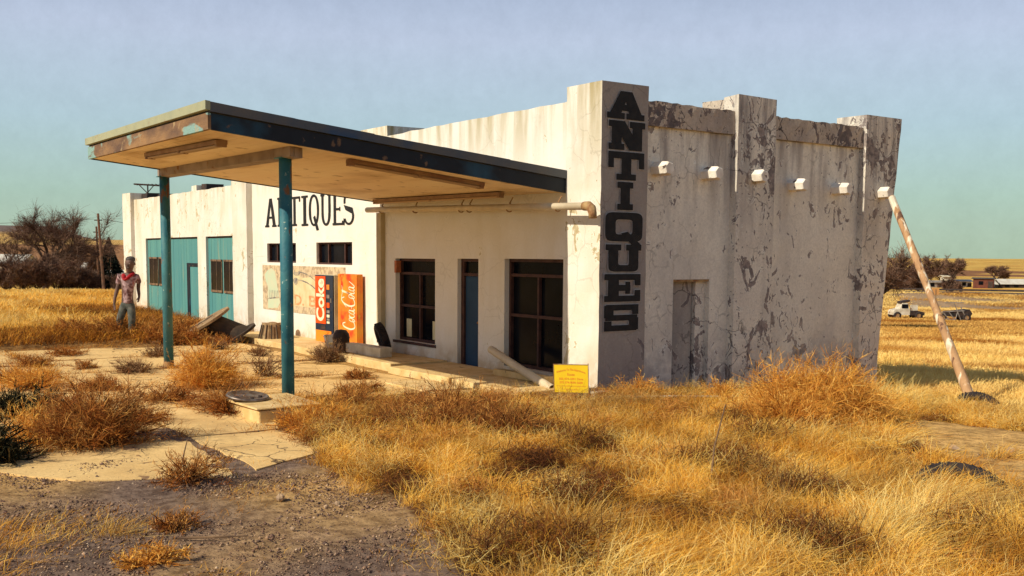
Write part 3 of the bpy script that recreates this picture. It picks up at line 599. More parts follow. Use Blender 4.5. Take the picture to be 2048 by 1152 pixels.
# roof block and vent
MB().box((-9.75, 0.5, 4.5), (-8.35, 1.5, 5.36), 0.02).build('chimney', CREAM, B)
MB().box((-22.5, 0.4, 4.2), (-21.9, 0.9, 4.68), 0.02).build('chimney', CREAM, B)
MB().box((-21.7, 0.5, 4.1), (-21.2, 1.1, 4.70), 0.01).build('roof_vent', DARKM, B)
MB().box((-28.2, 0.7, 4.1), (-26.8, 1.5, 4.62), 0.01).build('roof_vent', DARKM, B)
# mural
mz0, mz1 = 0.77, 2.03; my = fy-0.012
mu = MB().box((-15.13, my, mz0), (-9.75, my+0.010, mz1), 0.0).build('painted_mural', MUR, B)
def shape(P, off): return MB().poly([(x, my-off, z) for x, z in P], [tuple(range(len(P)))])
shape([(-13.2,0.95),(-10.0,0.95),(-10.0,1.45),(-10.4,1.62),(-11.2,1.78),(-12.3,1.72),(-13.0,1.86),(-13.55,1.75),(-13.6,1.3)], 0.002).build('mural_field', MURC, mu)
shape([(-14.75,0.80),(-14.05,0.84),(-13.85,1.0),(-14.0,1.35),(-14.1,1.62),(-14.2,1.86),(-14.45,1.95),(-14.75,1.88),(-14.98,1.76),(-14.9,1.6),(-14.75,1.42),(-14.75,1.2)], 0.003).build('mural_bottle', MURG, mu)
k = MB()
for i in range(6): k.poly([(x, my-0.0055, z) for x, z in ((-14.62+i*0.12, 1.10), (-14.59+i*0.12, 1.10), (-14.61+i*0.12, 1.33), (-14.64+i*0.12, 1.33))], [(0, 1, 2, 3)])
k.build('mural_linework', MURD, mu); k = MB(); k.poly([(x, my-0.0045, z) for x, z in ((-14.8, 1.06), (-13.95, 1.12), (-13.95, 1.16), (-14.8, 1.09))], [(0, 1, 2, 3)])
a0 = [(-12.6+i*0.28, 1.86-0.022*i*i*0.6) for i in range(9)]
k2 = MB()
for (x0, z0), (x1, z1) in zip(a0[:-1], a0[1:]):
    k.poly([(x, my-0.0045, z) for x, z in ((x0, z0), (x1-0.01, z1), (x1-0.01, z1+0.03), (x0, z0+0.03))], [(0, 1, 2, 3)])
    k2.poly([(x, my-0.0045, z-0.22) for x, z in ((x0, z0), (x1-0.01, z1), (x1-0.01, z1+0.035), (x0, z0+0.035))], [(0, 1, 2, 3)])
k.build('mural_linework', MURD, mu); k2.build('mural_linework', MURD, mu)
for cx, cz, rx, rz in ((-13.75, 1.62, 0.14, 0.13), (-12.75, 1.62, 0.16, 0.10), (-10.15, 1.35, 0.16, 0.13), (-13.45, 1.15, 0.14, 0.28), (-12.7, 1.82, 0.22, 0.05)):
    MB().poly([(cx+rx*math.cos(a)*(1+0.2*math.sin(3*a)), my-0.006, cz+rz*math.sin(a)) for a in np.linspace(0, 2*math.pi, 14, endpoint=False)], [tuple(range(14))]).build('mural_figure', MURD, mu)
text_mb('D.', (-12.85, my, 0.98), (1, 0, 0), (0, 0, 1), 0.62, 0.28, 0.01, off=0.007).build('mural_lettering', MURR, mu); text_mb('BRE', (-11.9, my, 0.98), (1, 0, 0), (0, 0, 1), 1.6, 0.28, 0.01, off=0.007).build('mural_lettering', MURR, mu)
# downspout & gutter
MB().box((-7.90, fy-0.115, 0.32), (-7.68, fy-0.004, 3.30), 0.004).build('downspout', mat('tan downspout paint', (0.52, 0.43, 0.27), (0.42, 0.34, 0.2), 3), B)
g = MB(); g.tube([(-7.9, -0.28, 3.36), (-4, -0.28, 3.27), (0.02, -0.30, 3.17)], 0.062, 14); go = g.build('gutter_pipe', PIPEM, B, True)
MB().tube([(-0.06, -0.30, 3.172), (0.06, -0.30, 3.17), (0.13, -0.30, 3.13), (0.16, -0.30, 3.05), (0.17, -0.30, 2.97)], [0.075, 0.08, 0.078, 0.07, 0.066], 14).build('elbow', RUST, go, True)
for x in (-7.2, -5.7, -3.9, -3.6, -2.25, -0.8): 
    MB().tube([(x, -0.28+0.075*math.cos(a), 3.36-0.0245*(x+7.9)+0.075*math.sin(a)) for a in np.linspace(-2.6, 1.5, 12)]+[(x+0.03, -0.22, 3.36-0.0245*(x+7.9)+0.19)], 0.012, 6).build('pipe_hanger', RUST, go)

# ------------------------------------------------------------------ canopy (part of the building)
CX0, CX1, CY0 = -7.90, -0.94, -6.28
def cz(x, y): return 3.44+0.62*(-y/6.28)+0.09*((-0.94-x)/6.96)
def slab(x0, x1, y0, y1, b, t, mb=None, nx=1, ny=1, jt=0):
    mb = mb or MB()
    for i in range(nx):
        for j in range(ny):
            xa, xb = x0+(x1-x0)*i/nx, x0+(x1-x0)*(i+1)/nx; ya, yb = y0+(y1-y0)*j/ny, y0+(y1-y0)*(j+1)/ny
            P = [(x, y, cz(x, y)+b) for x, y in ((xa, ya), (xb, ya), (xb, yb), (xa, yb))]+[(x, y, cz(x, y)+t+(random.uniform(-jt, jt) if jt else 0)) for x, y in ((xa, ya), (xb, ya), (xb, yb), (xa, yb))]
            mb.poly(P, [(3,2,1,0),(4,5,6,7),(0,1,5,4),(1,2,6,5),(2,3,7,6),(3,0,4,7)])
    return mb
can = slab(CX0+0.05, CX1-0.05, CY0+0.05, fy-0.002, 0.03, 0.33).build('canopy', ROOFM, B)
sf = MB()
for i in range(32):
    ya, yb = CY0+0.045+(6.28)*i/32, CY0+0.045+(6.28)*(i+1)/32-0.006; slab(CX0+0.06, CX1-0.06, ya, min(yb, fy-0.004), 0.018, 0.028, sf)
sf.build('soffit', SOFF, can)
slab(CX0, CX1, CY0, CY0+0.045, 0.0, 0.225).build('fascia', FRONTB, can)
slab(CX1-0.045, CX1, CY0+0.047, fy-0.004, 0.0, 0.225).build('fascia', NAVYSHADE, can)
slab(CX0, CX0+0.045, CY0+0.047, fy-0.004, 0.0, 0.225).build('fascia', NAVYSHADE, can)
slab(CX0-0.03, CX1+0.03, CY0-0.04, CY0+0.03, 0.262, 0.385, None, 3, 1, 0.0).build('flashing', FLASH, can)
slab(CX1-0.03, CX1+0.035, CY0+0.034, fy-0.004, 0.245, 0.375, None, 1, 5, 0.012).build('flashing', FLASHSHADE, can); slab(CX0-0.035, CX0+0.03, CY0+0.034, fy-0.004, 0.245, 0.375).build('flashing', FLASHSHADE, can)
slab(CX0+0.02, CX1-0.02, CY0+0.02, fy-0.004, 0.332, 0.352).build('roof_sheet', ROOFM, can)
for px_ in (-7.9, -1.72):
    zt = cz(px_, -4.83)-0.13
    MB().tube([(px_, -4.83, -0.1), (px_, -4.83, zt)], 0.098, 24).build('post', POST, can, True)
    MB().tube([(px_, -4.83, 0.0), (px_, -4.83, 0.10), (px_, -4.83, 0.14)], [0.106, 0.104, 0.0985], 24, cap=False).build('rusted_foot', RUST, can, True); MB().box((px_-0.17, -5.0, -0.02), (px_+0.17, -4.66, 0.035)).build('base_plate', RUST, can)
    MB().box((px_-0.13, -4.96, zt), (px_+0.13, -4.70, zt+0.015)).build('post_cap', POST, can)
bm = MB(); slab(-8.02, -1.30, -4.93, -4.73, -0.13, 0.016, bm); bm.build('beam', BEAM, can)
MB().box((-1.295, -4.86, 3.78), (-1.27, -4.80, 3.93)).build('beam_plate', BEAM, can)
def fixture(p0, p1, wd=0.09):
    p0, p1 = Vector(p0), Vector(p1); a = (p1-p0).normalized(); h = Vector((0, 0, 1)).cross(a).normalized(); u = a.cross(h); L = (p1-p0).length; c = (p0+p1)/2
    o = MB().obox(c, a, h, u, (L/2, wd, 0.03)).build('light_fixture', FIXT, can)
    for s in (-1, 1): MB().tube([p0+h*s*wd*0.5-u*0.05+a*0.08, p1+h*s*wd*0.5-u*0.05-a*0.08], 0.019, 8).build('lamp_tube', TUBE, can)
    for q in (p0+a*0.04, (p0+p1)/2, p1-a*0.04): MB().obox(q-u*0.05, a, h, u, (0.035, wd*0.9, 0.02)).build('lamp_holder', FIXT, can)
fixture((-5.3, -5.85, cz(-5.3, -5.85)-0.02), (-1.9, -5.75, cz(-1.9, -5.75)-0.02))
fixture((-1.55, -3.85, cz(-1.55, -3.85)-0.02), (-1.62, -1.30, cz(-1.62, -1.30)-0.02))
fixture((-7.25, -0.42, cz(-7.25, -0.42)-0.03), (-2.3, -0.42, cz(-2.3, -0.42)-0.03), 0.06)
cw = MB()
for i in range(5): cw.tube([(-7.86, -4.83, 3.9), (-8.1, -4.85, 3.86)], 0.012, 6)
cw.build('bolt', DARKM, can)

# ------------------------------------------------------------------ walkway
wk = MB()
wk.box((-14.7, -1.22, -0.1), (-7.65, fy-0.01, 0.14), 0.012); wk.box((-7.35, -1.28, -0.1), (-4.95, fy-0.01, 0.155), 0.012); wk.box((-4.80, -1.42, -0.1), (-2.5, fy-0.01, 0.13), 0.012); wk.box((-2.47, -1.38, -0.1), (-0.3, fy-0.01, 0.12), 0.012)
wk.box((-3.2, -2.35, -0.05), (-0.7, -1.45, 0.05), 0.02)
o = wk.build('walkway', CONC2, None, bevel=0.012); tag(o, kind='structure')
pier = empty('concrete_island', (-0.8, -5.4, 0), 'low crumbling concrete island at the foot of the near teal post', 'concrete block')
m = MB(); m.box((-1.45, -5.88, -0.1), (-0.22, -4.98, 0.19), 0.02); m.build('block', CONC2, pier, bevel=0.02)
m = MB(); m.box((-1.48, -5.93, 0.192), (-0.20, -4.95, 0.225), 0.012); m.build('cap', CONC2, pier, bevel=0.008)
# ------------------------------------------------------------------ vending machines
def vend(x0, x1, yf, z0, z1, label, kind):
    yb = -0.01; v = empty('vending_machine', ((x0+x1)/2, (yf+yb)/2, z0), label, 'vending machine', 'soda vending machines')
    MB().box((x0, yf+0.03, z0), (x1, -0.005, z1)).build('cabinet', VFADE if kind == 2 else VSIDE, v, bevel=0.012)
    W = x1-x0; H = z1-z0
    if kind == 1:
        fr = MB().box((x0+0.005, yf, z0+0.02), (x1-0.005, yf+0.028, z1-0.01)).build('front_panel', VNAVY, v, bevel=0.006)
        a, b = x0+0.04, x0+W*0.61; c, d = z0+H*0.315, z1-0.04
        sg = MB().box((a, yf-0.012, c), (b, yf-0.001, d)).build('sign_panel', VRED, v)
        text_mb('Coke', (b-0.06, yf-0.012, c+0.06), (0, 0, 1), (-1, 0, 0), d-c-0.12, b-a-0.12, 0.035, off=0.006).build('sign_lettering', VWHITE, sg)
        for vtx in v.children[-1:]: pass
        MB().box((x0+0.04, yf-0.010, z0+0.05), (x0+W*0.90, yf-0.001, z0+H*0.22)).build('kick_panel', VORG, v)
        MB().box((x0+W*0.30, yf-0.006, z0+H*0.235), (x0+W*0.58, yf+0.0, z0+H*0.295)).build('delivery_slot', DARKM, v)
        cols = [REDT, GREYP, VRED, GREYP, VWHITE, GREYP, VWHITE]
        for i, (fz, hh) in enumerate(((0.83, 0.07), (0.70, 0.05), (0.58, 0.07), (0.49, 0.04), (0.43, 0.04), (0.38, 0.03), (0.34, 0.03))):
            MB().box((x0+W*0.67, yf-0.014, z0+H*fz-H*hh/2), (x0+W*0.82, yf-0.001, z0+H*fz+H*hh/2)).build('button', cols[i], v, bevel=0.004)
        MB().box((x0+W*0.85, yf-0.01, z0+H*0.62), (x0+W*0.93, yf-0.001, z0+H*0.68)).build('coin_slot', STEEL, v)
    else:
        fr = MB().box((x0+0.03, yf, z0+0.02), (x1-0.005, yf+0.028, z1-0.01)).build('front_panel', VFADE, v, bevel=0.006)
        script(v, x0+0.24, x1-0.10, yf-0.004, z0+H*0.26, z1-0.16)
    for sx in (x0+0.06, x1-0.06):
        for sy in (yf+0.06, yb-0.05): MB().tube([(sx, sy, z0-0.06), (sx, sy, z0)], 0.025, 8).build('foot', DARKM, v)
    return v
def script(v, xa, xb, y, z0, z1):
    """flowing script wordmark running upward, drawn with brush strokes"""
    m = MB(); Lz = z1-z0; Wx = xb-xa; k = [0]
    def stroke(P, w):
        # P in (along 0..1, across 0..1 (0 = baseline at right)); Catmull-Rom
        Q = []
        P = [P[0]]+P+[P[-1]]
        for i in range(1, len(P)-2):
            for s in range(6):
                t = s/6; a, b, c, d = (np.array(P[i+q]) for q in (-1, 0, 1, 2)); Q.append(0.5*((2*b)+(-a+c)*t+(2*a-5*b+4*c-d)*t*t+(-a+3*b-3*c+d)*t**3))
        Q.append(np.array(P[-2])); k[0] += 1; pts = [(xb-q[1]*Wx, y-0.0004*k[0], z0+q[0]*Lz) for q in Q]; n = len(pts); V = []
        for i in range(n):
            t = Vector(pts[min(i+1, n-1)])-Vector(pts[max(i-1, 0)]); t.normalize(); nn = Vector((t.z, 0, -t.x)); ww = w*(0.55+0.45*math.sin(math.pi*min(1, (i+1)/n)))
            V += [Vector(pts[i])+nn*ww, Vector(pts[i])-nn*ww]
        m.poly(V, [(2*i, 2*i+1, 2*i+3, 2*i+2) for i in range(n-1)])
    def o(c, r, sl=0.02, top=0.42, w=0.012): stroke([(c-r, 0.2), (c-r*0.6+sl, top), (c+r*0.7+sl, top*0.9), (c+r*0.4, 0.08), (c-r*0.5, 0.0), (c-r, 0.2)], w)
    stroke([(0.13, 0.72), (0.10, 0.92), (0.04, 0.80), (0.0, 0.35), (0.04, 0.02), (0.13, 0.05), (0.19, 0.2)], 0.020)
    o(0.19, 0.035); stroke([(0.30, 0.36), (0.27, 0.42), (0.245, 0.2), (0.27, 0.02), (0.31, 0.1)], 0.014)
    o(0.35, 0.035); stroke([(0.39, 0.42), (0.385, 0.15), (0.40, 0.0), (0.43, 0.1)], 0.014)
    stroke([(0.42, 0.24), (0.47, 0.24)], 0.012)
    stroke([(0.66, 0.78), (0.62, 1.0), (0.54, 0.85), (0.48, 0.4), (0.51, 0.02), (0.60, 0.04), (0.67, 0.22)], 0.020)
    stroke([(0.45, 0.62), (0.60, 0.98), (0.78, 0.92), (0.90, 0.98)], 0.012)
    o(0.67, 0.035); stroke([(0.72, 0.2), (0.78, 0.75), (0.80, 0.95), (0.765, 0.85), (0.74, 0.15), (0.76, 0.0), (0.79, 0.12)], 0.013)
    o(0.83, 0.035); stroke([(0.87, 0.42), (0.865, 0.15), (0.88, 0.0), (0.92, 0.1), (0.99, 0.4)], 0.014)
    m.build('script_lettering', VWHITE, v)
vend(-11.04, -9.98, -0.17, 0.04, 1.84, 'orange red and navy soda vending machine with vertical white lettering and a button column', 1)
vend(-9.73, -8.68, -0.17, 0.10, 1.88, 'sun faded orange soda vending machine with cream script lettering, nearer the downspout', 2)
# ------------------------------------------------------------------ yellow sign
sg = empty('yard_sign', (0.03, -0.75, 0), 'small yellow yard sign with red print leaning at the base of the corner pilaster', 'sign')
rr_ = Vector((RX, RY, 0)); tocam = Vector((-FX, -FY, 0)); P0 = Vector((0.12, -0.66, 0.03))
sx = (rr_*0.98+tocam*0.15).normalized(); su = Vector((0, 0, 1))-sx*0.03; su = (su - tocam*0.06).normalized(); sn = sx.cross(su)
W_, H_ = 0.56, 0.455; Cn = P0+su*(0.08+H_/2)
MB().obox(Cn, sx, sn, su, (W_/2, 0.006, H_/2)).build('board', YEL, sg)
fr = MB(); fr.obox(Cn+su*(H_/2+0.006), sx, sn, su, (W_/2+0.012, 0.010, 0.006)); fr.obox(Cn-sx*(W_/2+0.006), sx, sn, su, (0.006, 0.010, H_/2)); fr.obox(Cn+sx*(W_/2+0.006), sx, sn, su, (0.006, 0.010, H_/2+0.03)); fr.build('frame', RUST, sg)
for s in (-1, 1): MB().tube([Cn+sx*s*0.2-su*(H_/2), Cn+sx*s*0.2-su*(H_/2+0.16)], 0.008, 6).build('stake', RUST, sg)
O = Cn-sx*W_/2-su*H_/2
if sn.dot(tocam) < 0: sn = -sn
def stext(b, u, v, w, h, arch=0, bold=0.02): text_mb(b, O+sx*u+su*v+sn*0.0075, sx, su, w, h, bold, arch=arch, off=0.0).build('sign_print', REDT, sg)
stext('Welcome To The Apartments', 0.04, 0.30, 0.48, 0.045, 0.05); stext('Route', 0.22, 0.275, 0.12, 0.045); stext('505 474-1091 Dave', 0.08, 0.205, 0.40, 0.038); stext('575 374-9090 5600', 0.09, 0.145, 0.38, 0.038); stext('www.route66apartments.com', 0.04, 0.095, 0.48, 0.022); stext('Call for info', 0.16, 0.04, 0.24, 0.025, bold=0)
wb = MB().box((0.02, -0.42, -0.1), (0.42, -0.08, 0.14), 0.03).build('pilaster_lit_base', WHITEP, None, bevel=0.015); tag(wb, 'white block in the grass behind the yellow sign, standing for the sunlit pilaster base', 'block')  # white paint stands for the sunlit foot of the corner pilaster
# leaning white pipe
lp = MB(); lp.tube([(-2.75, -0.33, 0.58), (-1.6, -0.48, 0.33), (-0.45, -0.62, 0.10)], 0.075, 16, cap=False); lp.tube([(-2.75, -0.33, 0.58), (-1.6, -0.48, 0.33), (-0.45, -0.62, 0.10)], 0.066, 16, cap=False)
o = lp.build('fallen_pipe', PIPEM, None, True); tag(o, 'cream plastic pipe propped below the right shop window behind the yellow sign', 'pipe')
MB().tube([(-2.35, -0.36, 0.47), (-2.30, -0.37, 0.38), (-2.22, -0.38, 0.40)], 0.012, 6).build('bracket', RUST, o)
lo = MB().box((-2.55, -0.42, 0.125), (-0.95, -0.22, 0.24), 0.012).build('concrete_beam', CONC2, None, bevel=0.01); tag(lo, 'rough concrete beam lying beneath the right shop window', 'block')
wp = MB().tube([(0.72, -0.55, 0.10), (1.3, 0.5, 0.10), (1.9, 1.8, 0.06)], 0.020, 10).build('ground_pipe', PIPEM, None, True); tag(wp, 'thin white pipe lying in the grass along the peeling side wall', 'pipe')
# concrete block, tyre, drum near downspout
cb = MB().box((-7.95, -0.92, 0.155), (-6.1, -0.62, 0.36), 0.015).build('concrete_block', WHITEP, None, bevel=0.012); tag(cb, 'long whitewashed concrete block on the walkway below the left shop window', 'block')
def tyre(name, c, axis, R, r, label, grp=None, tread=True, squash=1.0):
    c = Vector(c); a = Vector(axis).normalized(); e = empty(name, c, label, 'tyre', grp)
    prof = [(R*0.60, -r*0.75), (R*0.66, -r*0.95), (R*0.82, -r*1.05), (R*0.95, -r*0.85), (R, -r*0.55), (R, r*0.55), (R*0.95, r*0.85), (R*0.82, r*1.05), (R*0.66, r*0.95), (R*0.60, r*0.75), (R*0.63, 0), (R*0.60, -r*0.75)]
    MB().lathe(c, a, prof, 36).build('casing', RUBBER, e, True)
    if tread:
        m = MB(); u = a.orthogonal().normalized(); w = a.cross(u)
        for i in range(40):
            t = 2*math.pi*i/40; d = u*math.cos(t)+w*math.sin(t); tt = a.cross(d)
            for s in (-1, 1): m.obox(c+d*(R+0.006)+a*s*r*0.36, (tt+a*0.5*s).normalized(), a, d, (R*0.045, r*0.28, 0.012))
        m.build('tread', RUBBER, e)
    return e
tyre('tyre', (-7.0, -0.38, 0.50), (0.35, 1, 0.35), 0.34, 0.10, 'worn black tyre leaning under the sunlit left edge of the shop window', 'old tyres')
tyre('tyre', (7.55, -1.60, -0.09), (0.30, -0.34, 0.80), 0.50, 0.15, 'large mangled treaded tyre half buried in the near right grass', 'old tyres')
tyre('tyre', (3.10, 6.35, -0.42), (0.5, -0.4, 0.75), 0.42, 0.15, 'black tyre lying in weeds behind the foot of the leaning prop pole', 'old tyres')
dm = empty('scrap_drum', (-8.05, -0.95, 0.14), 'dark dented drum with bent tin sheet beside the faded vending machine', 'drum')
MB().lathe((-7.92, -0.95, 0.14), (0.0, 0, 1), [(0.0, 0.0), (0.20, 0.0), (0.205, 0.04), (0.19, 0.06), (0.19, 0.30), (0.20, 0.32), (0.18, 0.42), (0.12, 0.50), (0.0, 0.52)], 18).build('body', DARKM, dm, True)
MB().obox((-8.28, -1.05, 0.36), (0.75, 0.25, 0.6), (-0.2, 1, 0), (-0.6, 0, 0.75), (0.02, 0.12, 0.19)).build('tin_sheet', GREYP, dm)
MB().box((-8.36, -1.12, 0.14), (-8.2, -0.96, 0.34), 0.01).build('brick', CONC2, dm)
# stump
st = empty('tree_stump', (-12.35, -0.8, 0.1), 'grey splintered stump standing on the walkway left of the arched vent', 'stump')
m = MB(); n = 18
for z, r in ((0.10, 0.34), (0.25, 0.31), (0.48, 0.25), (0.54, 0.24)):
    for k in range(n):
        a = 2*math.pi*k/n; q = r*(1+0.10*math.sin(5*a)+random.uniform(-.03, .03)); m.v.append((-12.35+q*math.cos(a), -0.8+q*math.sin(a), z+(random.uniform(-.03, .03) if z > 0.5 else 0)))
for i in range(3):
    for k in range(n): m.f.append((i*n+k, i*n+(k+1) % n, (i+1)*n+(k+1) % n, (i+1)*n+k))
m.f.append(tuple(3*n+k for k in range(n))); m.build('trunk', WOOD, st)
m = MB(); 
for k in range(0, 14): a = 2*math.pi*k/14; m.tube([(-12.35+0.36*math.cos(a), -0.8+0.36*math.sin(a), 0.12), (-12.35+0.27*math.cos(a), -0.8+0.27*math.sin(a), 0.50)], 0.018, 5)
m.build('splinters', DARKW, st)
# cable spool
sp = empty('cable_spool', (-13.5, -1.6, 0), 'tipped wooden cable spool with pale top flange on the forecourt', 'cable spool')
G = Vector((-13.25, -1.75, 0.0)); rt = Vector((RX, RY, 0)); tc_ = Vector((-FX, -FY, 0)); zz = Vector((0, 0, 1))
ax = (rt*0.50-zz*0.86-tc_*0.20).normalized(); c1 = G+rt*(-0.46)+zz*0.57; c2 = G+rt*0.36+zz*0.22
for c, R, mt in ((c1, 0.65, WOOD), (c2, 0.50, DARKW)): MB().lathe(c, ax, [(0, -0.03), (0.05, -0.03), (0.05, -0.032), (R, -0.032), (R, 0.032), (0, 0.032)], 40).build('flange', mt, sp)
m = MB(); u = rt*0.86+zz*0.5; w_ = ax.cross(u); n = 20
for c in (c1+ax*0.03, c2-ax*0.03):
    for k in range(n): a = 2*math.pi*k/n; m.v.append(tuple(c+(u.normalized()*math.cos(a)+w_.normalized()*math.sin(a))*0.33))
m.f = [(k, (k+1) % n, n+(k+1) % n, n+k) for k in range(n)]; m.build('drum', DARKW, sp)
for k in range(4): a = k*math.pi/2+0.4; MB().lathe(c1+(u.normalized()*math.cos(a)+w_.normalized()*math.sin(a))*0.25-ax*0.033, ax, [(0, -0.012), (0.025, -0.012), (0.025, 0.005)], 8).build('bolt', RUST, sp)
# metal lid on island
ld = empty('metal_lid', (-0.95, -5.62, 0.23), 'dented round steel lid resting on the concrete island beside the near post', 'lid')
MB().lathe((-1.10, -5.72, 0.255), (0.12, 0.05, 1), [(0, 0.03), (0.10, 0.035), (0.13, 0.02), (0.24, 0.022), (0.27, 0.05), (0.30, 0.045), (0.31, 0.02), (0.27, 0.0), (0, -0.005)], 28).build('disc', STEEL, ld, True)
for k in range(5): a = k*1.256; MB().lathe((-1.10+0.18*math.cos(a), -5.72+0.18*math.sin(a), 0.268), (0.12, 0.05, 1), [(0, 0.018), (0.03, 0.017), (0.035, 0.0)], 8).build('boss', DARKM, ld)
# prop pole
pp = empty('prop_pole', (2.95, 6.5, -0.4), 'long peeling white and brown timber pole propping the last beam end of the side wall', 'pole')
a, b = Vector((0.40, 7.40, 3.60)), Vector((3.02, 6.42, -0.45)); pts = [a.lerp(b, t)+Vector((0, 0, 0.03*math.sin(3*t))) for t in np.linspace(0, 1, 14)]
MB().tube(pts, [0.066+0.022*t+0.006*math.sin(9*t)+0.004*math.sin(23*t) for t in np.linspace(0, 1, 14)], 12).build('shaft', LOG, pp, True)
MB().tube([a.lerp(b, 0.005)+Vector((0,0,0.01)), a.lerp(b, 0.05)], [0.070, 0.074], 10).build('top_wrap', WHITEP, pp)
# TV antenna
an = empty('roof_antenna', (-29.0, 1.0, 4.1), 'dark flat tv antenna above the far left end of the garage roof', 'antenna')
ac = Vector((-29.9, 1.0, 5.12)); MB().tube([(-29.9, 1.0, 3.9), ac], 0.03, 8).build('mast', DARKM, an)
m = MB(); m.tube([ac-rt*0.55+zz*0.03, ac+rt*0.62-zz*0.03], 0.035, 6); m.tube([ac-rt*0.35-zz*0.0, ac-zz*0.35], 0.02, 6); m.tube([ac+rt*0.25-zz*0.02, ac-zz*0.3], 0.02, 6); m.build('boom', DARKM, an)
m = MB()
for s in np.linspace(-0.5, 0.55, 8): m.tube([ac+rt*s+tc_*0.25+zz*0.02, ac+rt*s-tc_*0.25+zz*0.0], 0.012, 5)
m.build('elements', DARKM, an)
MB().box((-29.0, 0.3, 4.40), (-27.5, 1.0, 4.66), 0.02).build('base_frame', DARKM, an)

# ------------------------------------------------------------------ person
def skin_mesh(name, chain, mat_, parent, sub=2):
    """chain: dict name->(co, (rx,ry)); edges list"""
    V, E, Rr = chain; me = bpy.data.meshes.new(name); me.from_pydata(V, E, []); o = bpy.data.objects.new(name, me); COL.objects.link(o)
    sm = o.modifiers.new('skin', 'SKIN'); sm.use_smooth_shade = True; ss = o.modifiers.new('sub', 'SUBSURF'); ss.levels = sub; ss.render_levels = sub
    for i, r in enumerate(Rr): me.skin_vertices[0].data[i].radius = r if isinstance(r, tuple) else (r, r)
    me.skin_vertices[0].data[0].use_root = True
    dg = bpy.context.evaluated_depsgraph_get(); dg.update(); m2 = bpy.data.meshes.new_from_object(o.evaluated_get(dg)); bpy.data.objects.remove(o)
    m2.name = name; m2.materials.clear(); m2.materials.append(mat_); m2.polygons.foreach_set('use_smooth', [True]*len(m2.polygons))
    return link(name, m2, None, parent)
PB = Vector((-13.90, -4.07, 0.25)); pe = empty('person', PB, 'person with bloody pink white t-shirt, red neck stain and grey trousers walking through the weeds', 'person')
def L3(x, z, d=0.0): return tuple(PB+rt*x+zz*z+tc_*d)
def px2(zx, zy, d=0.0): return L3((zx-300)*0.00192, (1120-zy)*0.00192, d)
V = [px2(302, 690, 0), px2(305, 600, .01), px2(318, 480, .03), px2(330, 350, .02), px2(345, 292, .04), px2(350, 262, .06), px2(358, 205, .08), px2(364, 150, .07), px2(367, 112, .06)]
Rr = [(.15, .11), (.14, .10), (.17, .12), (.16, .10), (.075, .07), (.08, .075), (.115, .12), (.125, .14), (.10, .12)]; E = [(i, i+1) for i in range(8)]
def add(pts, rs, frm):
    p = frm
    for c, r in zip(pts, rs): V.append(c); Rr.append(r); E.append((p, len(V)-1)); p = len(V)-1
    return p
LH = add([px2(225, 335, .0), px2(205, 400, .0), px2(165, 545, .03), px2(150, 640, .08), px2(145, 715, .10), px2(150, 745, .11)], [.075, .06, .05, .042, .032, .036], 3)
RH = add([px2(435, 330, -.02), px2(450, 400, -.05), px2(432, 500, -.10), px2(448, 570, -.06), px2(456, 615, -.02), px2(452, 640, .0)], [.075, .06, .05, .042, .03, .034], 3)
add([px2(258, 740, .0), px2(215, 880, .06), px2(185, 960, .0), px2(165, 1060, -.06), px2(163, 1095, -.06)], [.10, .075, .06, .045, .05], 0)
add([px2(350, 740, .0), px2(368, 880, .08), px2(362, 980, .06), px2(345, 1080, .03), px2(343, 1105, .03)], [.10, .078, .062, .046, .05], 0)
for root, base, dirx in ((LH, (150, 745, .11), 1), (RH, (452, 640, .0), -1)):   # five fingers each
    for k, (off, ln) in enumerate(((-9, 40), (-3, 46), (3, 44), (9, 36))):
        add([px2(base[0]+off*1.1, base[1]+14, base[2]+0.01*(k-1.5)), px2(base[0]+off*1.3+dirx*3, base[1]+14+ln*0.5, base[2]+0.012*(k-1.5)+0.01), px2(base[0]+off*1.3+dirx*9, base[1]+10+ln*0.75, base[2]+0.012*(k-1.5)+0.03)], [.012, .0095, .008], root)
    add([px2(base[0]+dirx*14, base[1]-2, base[2]+0.02), px2(base[0]+dirx*20, base[1]+18, base[2]+0.045)], [.013, .010], root)
body = skin_mesh('body', (V, E, Rr), SKIN, pe)
sv = [px2(302, 712, .0), px2(302, 668, .0), px2(305, 600, .01), px2(318, 480, .03), px2(330, 370, .02), px2(340, 318, .03), px2(218, 345, .0), px2(196, 405, .0), px2(186, 455, .005), px2(436, 345, -.02), px2(448, 395, -.05), px2(446, 440, -.07)]
skin_mesh('shirt', (sv, [(0, 1), (1, 2), (2, 3), (3, 4), (4, 5), (4, 6), (6, 7), (7, 8), (4, 9), (9, 10), (10, 11)], [(.172, .132), (.17, .132), (.17, .13), (.195, .145), (.18, .13), (.11, .10), .095, .085, .078, .092, .08, .072]), SHIRT, pe)
bl = [px2(262, 312, .04), px2(290, 330, .12), px2(318, 385, .175), px2(352, 345, .16), px2(405, 300, .05), px2(365, 285, -.05), px2(300, 285, -.04)]
skin_mesh('neck_cloth', (bl, [(0, 1), (1, 2), (2, 3), (3, 4), (4, 5), (5, 6)], [(.05, .05), (.07, .05), (.10, .035), (.07, .05), (.045, .045), .05, .05]), BLOOD, pe)
tv = [px2(302, 690, 0), px2(300, 655, 0), px2(256, 745, .0), px2(215, 880, .06), px2(188, 965, .0), px2(168, 1050, -.05), px2(350, 745, .0), px2(370, 880, .08), px2(364, 980, .06), px2(348, 1075, .03)]
skin_mesh('trousers', (tv, [(0, 1), (0, 2), (2, 3), (3, 4), (4, 5), (0, 6), (6, 7), (7, 8), (8, 9)], [(.165, .13), (.155, .12), .12, .098, .085, .072, .12, .10, .088, .072]), TROU, pe)
